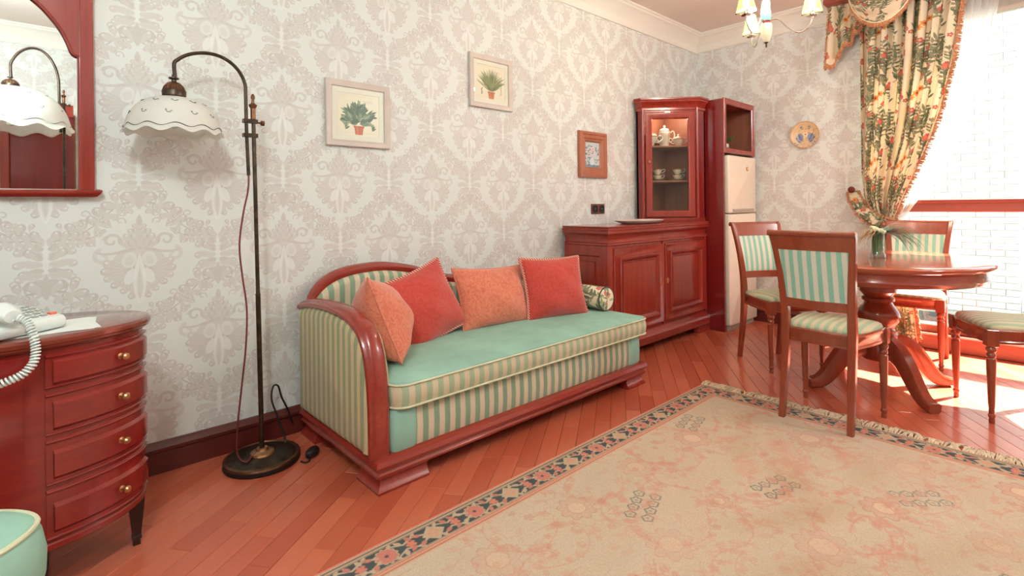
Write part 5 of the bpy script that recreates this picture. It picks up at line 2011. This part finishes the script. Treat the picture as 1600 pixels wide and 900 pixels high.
for th in (R(-12), R(-80), R(78), R(168)):
    q = ept(th, -0.020)
    MB().loft([[(q[0] + x * w, q[1] + y * w, z) for x, y in ((-1, -1), (1, -1), (1, 1), (-1, 1))] for z, w in ((0.0, 0.010), (0.018, 0.0095), (0.020, 0.0125), (0.030, 0.0125), (0.032, 0.011), (0.120, 0.019), (0.155, 0.021))]).build('leg', M['wood_black'], t)

# telephone and paper on the chest
t = T('paper_sheets', 'white paper sheets under the telephone on the oval chest', 'paper', (-4.87, -0.50, 0.736))
for k, (r, s) in enumerate(((0.06, 0.0), (-0.10, 0.006))):
    c, n = math.cos(r), math.sin(r)
    MB().prism([(-4.895 + x * c - y * n, -0.515 + s + x * n + y * c) for x, y in ((-0.16, -0.105), (0.13, -0.105), (0.13, 0.105), (-0.16, 0.105))], 0.7362 + 0.0008 * k, 0.7368 + 0.0008 * k).build('sheet', M['paper'], t)
pa = R(37)
t = T('telephone', 'white push-button telephone with coiled cord on the oval chest', 'telephone', (-4.960, -0.542, 0.7382), (0, 0, pa), local=True)
k = MB().soft(rrect(-0.105, 0.100, -0.085, 0.085, 0.016), [(0.006, 0.004), (0.0, 0.012), (0.0, 0.026), (0.005, 0.034), (0.012, 0.036)])
k.map(lambda x, y, z: (x, y, z + (y + 0.085) * 0.16 * (z > 0.02))).build('body', M['phone'], t)
body = t.children[-1]
MB().rbox(-0.09, 0.09, -0.07, 0.07, 0.0, 0.006, 0.002).build('foot_pad', M['key'], t)
for i in range(4):
    for j in range(5):
        x, y = 0.006 + i * 0.024, -0.052 + j * 0.024
        z = 0.036 + (y + 0.085) * 0.16
        if i == 3 and j == 0:
            MB().rbox(x - 0.009, x + 0.009, y - 0.007, y + 0.007, z - 0.004, z + 0.006, 0.002).build('red_key', M['red'], t)
        else:
            MB().rbox(x - 0.008, x + 0.008, y - 0.006, y + 0.006, z - 0.004, z + 0.004, 0.002).build('key', M['key'], t)
MB().rbox(-0.015, 0.03, 0.064, 0.082, 0.058, 0.066, 0.002).build('display_flap', M['key'], t)
k = MB()
rings = []
for i in range(17):
    q = -1 + 2 * i / 16
    r = 0.019 + 0.008 * (abs(q) > 0.6) - (0.008 if abs(q) > 0.97 else 0)
    zc = 0.068 + 0.016 * (1 - q * q) - 0.004
    rings.append([(-0.056 + r * 1.15 * math.cos(2 * PI * j / 16), q * 0.098, zc + (q * 0.098 + 0.085) * 0.12 + r * 0.85 * math.sin(2 * PI * j / 16)) for j in range(16)])
k.loft(rings).build('handset', M['phone'], t)
hs = t.children[-1]
# coiled cord: from the handset end over the front edge of the chest
cw = [(-4.940, -0.655, 0.798), (-4.920, -0.668, 0.785), (-4.909, -0.690, 0.757), (-4.903, -0.702, 0.717), (-4.908, -0.712, 0.683), (-4.928, -0.718, 0.659), (-4.953, -0.720, 0.649), (-4.983, -0.718, 0.642), (-5.03, -0.72, 0.650), (-5.075, -0.70, 0.70), (-5.07, -0.65, 0.752)]
ctr = smooth_path([((x + 4.960) * math.cos(pa) + (y + 0.542) * math.sin(pa), -(x + 4.960) * math.sin(pa) + (y + 0.542) * math.cos(pa), z - 0.7382) for x, y, z in cw], 12)
fine = []
# resample densely enough that the turns stay round
L = sum((ctr[i + 1] - ctr[i]).length for i in range(len(ctr) - 1))
N = int(L / 0.0080 * 10)
a_ = None
cum = [0]
for i in range(len(ctr) - 1):
    cum.append(cum[-1] + (ctr[i + 1] - ctr[i]).length)
ii = 0
for q in range(N + 1):
    d = L * q / N
    while ii < len(ctr) - 2 and cum[ii + 1] < d:
        ii += 1
    tv = ctr[ii + 1] - ctr[ii]
    p = ctr[ii] + tv * ((d - cum[ii]) / max(1e-9, tv.length))
    tn = tv.normalized()
    a_ = tn.orthogonal().normalized() if a_ is None else (a_ - tn * a_.dot(tn)).normalized()
    w = 2 * PI * q / 10
    fine.append(p + (a_ * math.cos(w) + tn.cross(a_) * math.sin(w)) * 0.0085)
MB().tube(fine, 0.0029, 5).build('coiled_cord', M['phone'], t)

# ------------------------------------------------------------------ mirror over the chest
MX0, MX1, MZ0, MZ1 = -5.262, -4.728, 1.152, 1.915
t = T('wall_mirror', 'arched red wood wall mirror with shelf hung above the oval chest', 'mirror', ((MX0 + MX1) / 2, -0.02, MZ0 - 0.03))
fn = lambda u, v, q: (u, -q, v)
mxc = (MX0 + MX1) / 2
for xa, xb in ((MX0, MX0 + 0.040), (MX1 - 0.040, MX1)):
    b = MB()
    slab(b, xa, xb, MZ0, MZ1 + 0.02, 0.0, 0.034, fn, 0.002)
    b.build('stile', M['wood'], t)
    xi = xb if xa < mxc else xa
    MB().tube([(xi, -0.026, MZ0), (xi, -0.026, MZ0 + 0.505)], 0.0075, 10).build('bead', M['wood'], t)
b = MB().mould([(MX0, -0.002), (MX0, -0.030), (MX1, -0.030), (MX1, -0.002)], [(-0.012, MZ0 - 0.020), (0.006, MZ0 - 0.020), (0.012, MZ0 - 0.014), (0.020, MZ0 - 0.004), (0.022, MZ0 + 0.004), (0.014, MZ0 + 0.008), (-0.012, MZ0 + 0.008)])
b.box(MX0 + 0.002, MX1 - 0.002, -0.03, -0.002, MZ0 - 0.020, MZ0 + 0.008)
b.build('shelf', M['woodx'], t)
b = MB().mould([(MX0, -0.002), (MX0, -0.034), (MX1, -0.034), (MX1, -0.002)], [(-0.02, MZ1), (0.008, MZ1), (0.012, MZ1 + 0.008), (0.026, MZ1 + 0.026), (0.028, MZ1 + 0.040), (-0.02, MZ1 + 0.040)])
b.box(MX0 + 0.002, MX1 - 0.002, -0.03, -0.002, MZ1, MZ1 + 0.04)
b.build('cornice', M['woodx'], t)
# arched spandrels
arch = [(-4.772, 1.662), (-4.782, 1.664), (-4.792, 1.676), (-4.804, 1.712), (-4.822, 1.752), (-4.848, 1.792), (-4.884, 1.834), (-4.930, 1.866), (-4.995, 1.880)]
arch = [tuple(p) for p in smooth_path([(a, b_, 0) for a, b_ in arch], 4)]
poly = [(p[0], p[1]) for p in arch] + [(2 * mxc - p[0], p[1]) for p in arch[::-1][1:]] + [(MX0 + 0.03, 1.662), (MX0 + 0.03, MZ1 + 0.005), (MX1 - 0.03, MZ1 + 0.005), (MX1 - 0.03, 1.662)]
MB().prism(poly, 0.006, 0.024).map(lambda x, y, z: (x, -z, y)).build('arched_panel', M['wood'], t)
ed = [(p[0], -0.025, p[1]) for p in arch] + [(2 * mxc - p[0], -0.025, p[1]) for p in arch[::-1][1:]]
MB().tube(ed, 0.005, 8).build('arch_bead', M['wood'], t)
MB().box(MX0 + 0.02, MX1 - 0.02, -0.010, -0.004, MZ0, MZ1).build('mirror_glass', M['mirror'], t)


# ------------------------------------------------------------------ pictures, plate, sockets
fn = lambda u, v, q: (u, -q, v)


def herb(label, u0, u1, v0, v1, kind):
    t = T('framed_print', label, 'picture', ((u0 + u1) / 2, -0.002, v0))
    b = MB()
    frame_ring(b, u0, u1, v0, v1, [(0.0, 0.001), (0.0, 0.018), (0.003, 0.021), (0.010, 0.019), (0.024, 0.016), (0.028, 0.018), (0.032, 0.016), (0.034, 0.008), (0.034, 0.001)], fn)
    b.build('frame', M['pframe'], t)
    b = MB()
    frame_ring(b, u0 + 0.030, u1 - 0.030, v0 + 0.030, v1 - 0.030, [(0.0, 0.003), (0.0, 0.008), (0.030, 0.008), (0.032, 0.006), (0.032, 0.003)], fn)
    b.build('passepartout', M['mat'], t)
    b = MB()
    ua, ub, va, vb = u0 + 0.060, u1 - 0.060, v0 + 0.060, v1 - 0.060
    b.grid(2, 2, lambda i, j: (ua + (ub - ua) * i, -0.005, va + (vb - va) * j), lambda i, j: (i, j))
    b.build('print', img_mat('herb_print_%d' % kind, herb_print(kind), uv=True, rough=0.4, spec=0.3), t, normals=False)
    b = MB()
    b.grid(2, 2, lambda i, j: (u0 + 0.032 + (u1 - u0 - 0.064) * i, -0.0095, v0 + 0.032 + (v1 - v0 - 0.064) * j))
    b.build('glass_pane', M['glass'], t, normals=False)


herb('pale framed print of a broad-leaved herb in a clay pot, nearer the lamp', -3.815, -3.455, 1.398, 1.738, 1)
herb('pale framed print of a feathery herb in a clay pot, higher on the wall', -2.893, -2.533, 1.708, 2.046, 2)
t = T('small_picture', 'small wood-framed blue flower picture beside the corner cabinet', 'picture', (-1.68, -0.002, 1.29))
b = MB()
frame_ring(b, -1.850, -1.510, 1.292, 1.650, [(0.0, 0.001), (0.0, 0.018), (0.006, 0.028), (0.022, 0.030), (0.030, 0.024), (0.050, 0.026), (0.062, 0.018), (0.072, 0.020), (0.080, 0.012), (0.084, 0.001)], fn)
b.build('frame', M['frame_wood'], t)
b = MB()
b.grid(2, 2, lambda i, j: (-1.770 + 0.180 * i, -0.006, 1.372 + 0.198 * j), lambda i, j: (i, j))
b.build('print', img_mat('blue_flower_print', small_print(), uv=True, rough=0.4), t, normals=False)

t = T('wall_plate', 'round painted plate with blue wings hung on the window-side wall', 'plate', (-0.002, -0.995, 1.55))
b = MB().lathe([(0, 0.004), (0.060, 0.004), (0.064, 0.006), (0.100, 0.018), (0.114, 0.024), (0.116, 0.021), (0.100, 0.012), (0.060, 0.0), (0, 0.0)], 40)
b.map(lambda x, y, z: (-0.002 - z, -0.995 + x, 1.664 + y))
b.build('dish', plain('plate_back_glaze', (216, 188, 150), 0.3), t)
mb = MB()
prof = [0.0, 0.3, 0.55, 0.6, 0.85, 1.0]
zz = [0.0046, 0.0046, 0.0050, 0.0072, 0.0165, 0.0236]
n = 40
rings, uvs = [], {}
for i, q in enumerate(prof):
    for j in range(n):
        a = 2 * PI * j / n
        uvs[i * n + j] = (0.5 + 0.46 * q * math.cos(a), 0.5 + 0.46 * q * math.sin(a))
    rings.append([(-0.002 - zz[i], -0.995 - max(q, 0.003) * 0.1125 * math.cos(2 * PI * j / n), 1.664 + max(q, 0.003) * 0.1125 * math.sin(2 * PI * j / n)) for j in range(n)])
mb.loft(rings, cap=False)
mb.uv = uvs
mb.build('painted_face', img_mat('painted_plate_face', plate_print(), uv=True, rough=0.25), t)

t = T('wall_socket', 'brown double wall socket above the sideboard', 'socket', (-1.612, -0.001, 1.01))
b = MB()
slab(b, -1.696, -1.530, 1.010, 1.088, 0.0, 0.010, fn, 0.003)
b.build('plate', M['socket'], t)
for u in (-1.655, -1.573):
    b = MB()
    k = MB().lathe([(0.030, 0.0), (0.030, 0.004), (0.025, 0.004), (0.022, -0.001), (0, -0.001), (0, -0.0015), (0.030, -0.0015)], 20)
    k.map(lambda x, y, z: (u + x, -0.0115 - z, 1.049 + y))
    s = k.build('socket_well', M['black'], t)
    k = MB()
    for du in (-0.008, 0.008):
        k.lathe([(0, 0), (0.003, 0), (0.003, 0.0012), (0, 0.0012)], 8, (du, 0, 0))
    k.map(lambda x, y, z: (u + x, -0.0125 - z, 1.049 + y)).build('contact', M['key'], s)

# ------------------------------------------------------------------ chandelier
CHX, CHY = -2.003, -1.449
t = T('chandelier', 'three-armed chandelier with turquoise and ivory body and pale glass shades', 'chandelier', (CHX, CHY, 1.918))


def cl(prof, name, mat, n=24, c=None, par=None):
    return MB().lathe(prof, n, c or (CHX, CHY, 0)).build(name, mat, par or t)


cl([(0, 1.914), (0.004, 1.916), (0.005, 1.930), (0.003, 1.934), (0.010, 1.940), (0.010, 1.944), (0, 1.945)], 'finial', M['bronze'])
cl([(0, 1.942), (0.014, 1.942), (0.022, 1.960), (0.030, 2.000), (0.033, 2.030), (0.028, 2.040), (0, 2.041)], 'lower_body', M['ivory'])
cl([(0, 2.036), (0.020, 2.036), (0.023, 2.042), (0.018, 2.050), (0.021, 2.056), (0, 2.060)], 'ring', M['maroon'])
cl([(0, 2.056), (0.018, 2.056), (0.025, 2.075), (0.026, 2.10), (0.021, 2.125), (0.022, 2.150), (0.018, 2.168), (0, 2.170)], 'upper_body', M['turq'])
cl([(0, 2.166), (0.019, 2.166), (0.021, 2.174), (0.014, 2.184), (0, 2.186)], 'ring', M['maroon'])
cl([(0, 2.18), (0.006, 2.18), (0.006, 2.69), (0.050, 2.70), (0.055, 2.738), (0, 2.738)], 'stem', M['chrome'])
for al in (-33, 85, 219):
    a = R(al)
    d = RT * math.cos(a) + FW * math.sin(a)
    ex, ey = CHX + d.x * 0.215, CHY + d.y * 0.215
    pts = [Vector((CHX, CHY, 2.046)) + d * r + UP * z for r, z in ((0.012, 0.0), (0.035, 0.012), (0.065, 0.004), (0.105, -0.045), (0.150, -0.078), (0.185, -0.070), (0.209, -0.040), (0.215, -0.012))]
    arm = MB().tube(smooth_path(pts, 5), 0.0038, 8).build('arm', M['chrome'], t)
    zb = 2.036
    cl([(0, zb - 0.012), (0.006, zb - 0.010), (0.008, zb), (0.024, zb + 0.004), (0.026, zb + 0.008), (0.010, zb + 0.012), (0.012, zb + 0.03), (0, zb + 0.03)], 'cup', M['chrome'], 18, (ex, ey, 0), arm)
    for q in range(3):
        b_ = a + 2 * PI * q / 3 + 0.6
        dd = RT * math.cos(b_) + FW * math.sin(b_)
        b = MB().tube([(ex, ey, zb + 0.022), (ex + dd.x * 0.050, ey + dd.y * 0.050, zb + 0.024)], 0.0016, 6)
        b.lathe([(0, -0.005), (0.005, 0), (0, 0.005)], 10, (ex + dd.x * 0.052, ey + dd.y * 0.052, zb + 0.024))
        b.build('screw', M['copper'], arm)
    MB().loft([[(ex + r * math.cos(2 * PI * j / 24), ey + r * math.sin(2 * PI * j / 24), zb + z) for j in range(24)] for r, z in ((0.048, 0.026), (0.0465, 0.032), (0.040, 0.060), (0.028, 0.110), (0.024, 0.128), (0.022, 0.128), (0.026, 0.108), (0.038, 0.059), (0.045, 0.032))], cap=False).build('shade', M['cshade'], t)
    cl([(0, zb + 0.03), (0.008, zb + 0.03), (0.017, zb + 0.062), (0.015, zb + 0.080), (0, zb + 0.092)], 'bulb', M['bulb'], 14, (ex, ey, 0))
    lamp('POINT', 'chandelier_bulb', (ex, ey, zb + 0.145), 11.0, (1.0, 0.84, 0.66), 0.03)

# ------------------------------------------------------------------ curtain, valance, sheer
CX0 = -0.125


def lerp_tab(tab, z):
    if z >= tab[0][0]:
        return tab[0][1]
    for (z0, v0), (z1, v1) in zip(tab, tab[1:]):
        if z1 <= z <= z0:
            return v1 + (v0 - v1) * (z - z1) / (z0 - z1)
    return tab[-1][1]


LEFT = [(2.62, -1.435), (1.30, -1.428), (1.12, -1.445), (0.98, -1.500), (0.90, -1.520), (0.70, -1.500), (0.40, -1.470), (0.02, -1.460)]
RIGHT = [(2.62, -2.060), (2.40, -2.030), (2.10, -1.995), (1.74, -1.921), (1.55, -1.868), (1.38, -1.806), (1.20, -1.735), (1.05, -1.678), (0.95, -1.640), (0.88, -1.640), (0.70, -1.680), (0.40, -1.745), (0.02, -1.780)]
NF = 7.5


def cur(u, v, ph=0.0, x0=CX0, amp=0.036, left=LEFT, right=RIGHT, nf=NF, zt=2.62, zb=0.02):
    z = zt + (zb - zt) * v
    yl, yr = lerp_tab(left, z), lerp_tab(right, z)
    uu = u + 0.016 * math.sin(2 * PI * nf * u * 2 + ph) + 0.010 * math.sin(z * 2.1 + u * 9)
    w = abs(yr - yl)
    a = amp * (0.35 + 0.65 * min(1, w / 0.5)) * (0.75 + 0.35 * math.sin(u * 11 + 1.3))
    x = x0 + a * math.sin(2 * PI * nf * u + ph + 0.35 * math.sin(z * 1.7)) + 0.012 * math.sin(2 * PI * 17 * u + z * 1.1)
    if abs(z - 0.95) < 0.25:
        x += -0.02 * (1 - abs(z - 0.95) / 0.25)
    return (x, yl + (yr - yl) * min(1, max(0, uu)), z)


t = T('curtain', 'floral cream curtain gathered by a tieback beside the window', 'curtain', (CX0, -1.6, 0))
b = MB()
b.grid(150, 90, lambda u, v: cur(u, v), lambda u, v: (u * 1.05 / 0.50, (1 - v) * 2.6 / 0.50))
b.build('cloth', M['curtain'], t, ang=80, solid=0.003)
b = MB()
rnd = random.Random(4)
for k in range(420):
    v = k / 419 * 0.985
    p = Vector(cur(1.0, v))
    q = Vector(cur(1.0, min(1, v + 0.01)))
    for m in range(2):
        d = Vector((rnd.gauss(0, 0.4), -1.0, rnd.gauss(-0.3, 0.35))).normalized()
        b.tube([p + Vector((0, 0.006, 0)), p + d * rnd.uniform(0.016, 0.030)], [0.0045, 0.0035], 4)
b.build('fringe', M['fringe'], t, merge=False)['kind'] = 'stuff'
# gathered band that holds it back
band = smooth_path([(-0.015, -1.345, 1.165), (-0.10, -1.385, 1.10), (-0.175, -1.455, 1.005), (-0.205, -1.545, 0.935), (-0.195, -1.630, 0.905), (-0.13, -1.670, 0.915)], 10)
nb = len(band)
b = MB()


def bandf(i, j):
    q = i * (nb - 1)
    k = min(nb - 2, int(q))
    p = band[k].lerp(band[k + 1], q - k)
    tn = (band[k + 1] - band[k]).normalized()
    s = tn.cross(Vector((-1, -0.3, 0))).normalized()
    w = 0.040 * (0.75 + 0.25 * math.sin(i * PI))
    r = 0.010 * math.sin(i * 110) * (0.3 + abs(j - 0.5) * 1.4) + 0.012 * (1 - (2 * j - 1) ** 2)
    return p + s * (j * 2 - 1) * w + Vector((-0.9, -0.35, 0)) * r


b.grid(150, 9, bandf, lambda i, j: (i * 0.9, j * 0.16))
b.build('tieback', M['curtain'], t, ang=80, solid=0.006)
tb = t.children[-1]
for jj in (-0.03, 1.03):
    pts = [bandf(i / 60, jj) for i in range(61)]
    b = MB()
    for i in range(60):
        p = pts[i]
        d = (Vector(bandf(i / 60, jj)) - Vector(bandf(i / 60, 0.5))).normalized()
        b.tube([p, p + d * 0.016 + Vector((rnd.gauss(0, 0.003), rnd.gauss(0, 0.003), 0))], [0.006, 0.005], 4)
    b.build('ruffle_edge', M['fringe'], tb, merge=False)['kind'] = 'stuff'
k = MB().lathe([(0, 0), (0.010, 0), (0.010, 0.04), (0.024, 0.044), (0.026, 0.054), (0.014, 0.066), (0, 0.068)], 16)
k.map(lambda x, y, z: (-0.002 - z, -1.345 + x, 1.18 + y)).build('hook_knob', M['cord'], t)

t = T('sheer_curtain', 'white sheer curtain swept back beneath the floral curtain', 'curtain', (-0.05, -1.9, 0))
SL = [(2.62, -1.55), (1.4, -1.55), (1.05, -1.58), (0.92, -1.60), (0.5, -1.52), (0.02, -1.50)]
SR = [(2.62, -2.250), (2.43, -2.225), (2.18, -2.185), (1.85, -2.100), (1.55, -1.985), (1.30, -1.880), (1.12, -1.790), (1.00, -1.720), (0.92, -1.660), (0.7, -1.66), (0.4, -1.70), (0.02, -1.72)]
b = MB()
b.grid(110, 60, lambda u, v: cur(u, v, 1.0, -0.055, 0.014, SL, SR, 9.5))
b.build('cloth', M['sheer'], t, ang=80)

t = T('swag_valance', 'draped floral valance with rust fringe above the window curtain', 'valance', (-0.2, -1.6, 2.4))
MB().rbox(-0.24, -0.03, WY1, -1.21, 2.655, 2.70, 0.006).build('pelmet_board', M['wood_orange'], t)


def swag(y0, y1, drop, x, zt, seed):
    b = MB()

    def f(i, j):
        y = y0 + (y1 - y0) * i
        k = 4 * i * (1 - i)
        k = k ** 0.72
        z = zt - drop * k * j - 0.012 * j
        xx = x - 0.055 * k * (0.35 + 0.65 * math.sin(j * PI * 0.9)) - 0.010 * math.sin(j * 21 + seed) * k
        return (xx, y, z)
    b.grid(48, 30, f, lambda i, j: (i * abs(y1 - y0) / 0.55 + seed * 0.37, j * 0.8))
    s = b.build('swag', M['curtain'], t, ang=80, solid=0.003)
    r = random.Random(seed)
    b = MB()
    for k in range(150):
        i = k / 149
        p = Vector(f(i, 1.0))
        for m in range(2):
            q = p + Vector((r.gauss(0, 0.004), r.gauss(0, 0.004), -r.uniform(0.026, 0.036)))
            b.tube([p + Vector((0, 0, 0.004)), q], [0.0042, 0.0032], 4)
    b.build('fringe', M['fringe'], s, merge=False)['kind'] = 'stuff'
    b = MB().tube([Vector(f(i / 60, 1.0)) + Vector((-0.004, 0, 0.003)) for i in range(61)], 0.005, 6)
    b.build('heading_cord', M['bud'], s)


swag(-1.385, -1.80, 0.235, -0.215, 2.665, 1)
swag(-1.66, -2.12, 0.085, -0.235, 2.665, 2)
swag(-2.05, -2.9, 0.14, -0.225, 2.665, 3)


# the stepped tail at the end of the valance
def tail(i, j):
    y = -1.232 - 0.185 * i
    zlo = 2.175 + 0.32 * max(0, (i - 0.10)) ** 0.9 + 0.020 * math.sin(i * 26)
    z = 2.665 + (zlo - 2.665) * j
    y2 = y + 0.052 * j * (0.5 - i) * 1.3
    x = -0.150 - 0.030 * math.sin(i * 2 * PI * 2.5 + 0.6) * (0.4 + 0.6 * j)
    return (x, y2, z)


b = MB()
b.grid(60, 40, tail, lambda i, j: (i * 0.62, -j * 0.8))
s = b.build('tail', M['curtain'], t, ang=80, solid=0.003)
b = MB()
rnd = random.Random(14)
for k in range(170):
    p = Vector(tail(k / 169, 1.0))
    for m in range(2):
        b.tube([p + Vector((0, 0, 0.004)), p + Vector((rnd.gauss(0, 0.006), rnd.gauss(0, 0.006), -rnd.uniform(0.02, 0.034)))], [0.0046, 0.0036], 4)
for k in range(60):
    p = Vector(tail(0.0, k / 59))
    b.tube([p, p + Vector((rnd.gauss(0, 0.003), rnd.uniform(0.008, 0.014), rnd.gauss(-0.004, 0.003)))], [0.005, 0.004], 4)
b.build('fringe', M['fringe'], s, merge=False)['kind'] = 'stuff'

# ------------------------------------------------------------------ upholstered stool in the near corner
t = T('stool', 'pale green upholstered stool with cream piping at the chest foot', 'stool', (-5.09, -1.02, 0))
ou = ellipse(-5.092, -1.020, 0.197, 0.162, 64, 1.75)
rt_ = R(0)
MB().soft(ou, [(0.060, 0.130), (0.040, 0.150), (0.012, 0.215), (-0.004, 0.290), (-0.006, 0.340), (0.002, 0.385), (0.010, 0.402), (0.020, 0.410), (0.05, 0.416), (0.12, 0.424)]).build('seat', M['green'], t, ang=70)
MB().tube([(x, y, 0.403) for x, y in inset(ou, 0.010)], 0.0058, 8, closed=True).build('piping', M['greenrim'], t)
for sx in (-1, 1):
    for sy in (-1, 1):
        MB().lathe([(0, 0), (0.014, 0), (0.016, 0.02), (0.022, 0.10), (0.024, 0.14), (0, 0.14)], 14, (-5.092 + sx * 0.085, -1.02 + sy * 0.065, 0)).build('leg', M['wood_black'], t)

# ------------------------------------------------------------------ the back of the room, which the mirror shows
rear, rfn, rL = make_cabinet('tall glazed cabinet standing against the wall behind the camera', (-5.36, YS + 0.03), (-5.36, YS + 0.15), (-5.02, YS + 0.40), (-4.62, YS + 0.40), (-4.62, YS + 0.03), 0.962, (-5.0, YS + 0.2, 0), back=False)
b = MB().prism([(-5.38, YS + 0.02), (-5.38, YS + 0.16), (-5.03, YS + 0.43), (-4.60, YS + 0.43), (-4.60, YS + 0.02)], 0.0, 0.962, 0.006)
b.build('lower_cabinet', M['wood'], rear)
floor_lamp('larger bronze arc lamp behind the camera that the mirror shows', (-4.70, -3.00), (-5.01, -3.00), 0.20, 2.05, 1.715, 0.36, 0.34, 2.36, 0.0, name='arc_lamp')
for x, y in ((-5.25, -2.30), (-1.4, -3.3)):  # fittings added out of view to go with the two fill lights
    t = T('unseen_ceiling_lamp', 'unseen round white ceiling lamp %s' % ('over the chest end of the room' if x < -4 else 'added for fill near the window behind the dining chairs'), 'lamp', (x, y, 2.66))
    MB().lathe([(0, ZC - 0.001), (0.16, ZC - 0.001), (0.165, ZC - 0.02), (0.12, ZC - 0.055), (0, ZC - 0.075)], 32, (x, y, 0)).build('bowl', M['shade'], t)

for o in bpy.data.objects:
    if '_at' in o.keys():
        del o['_at']
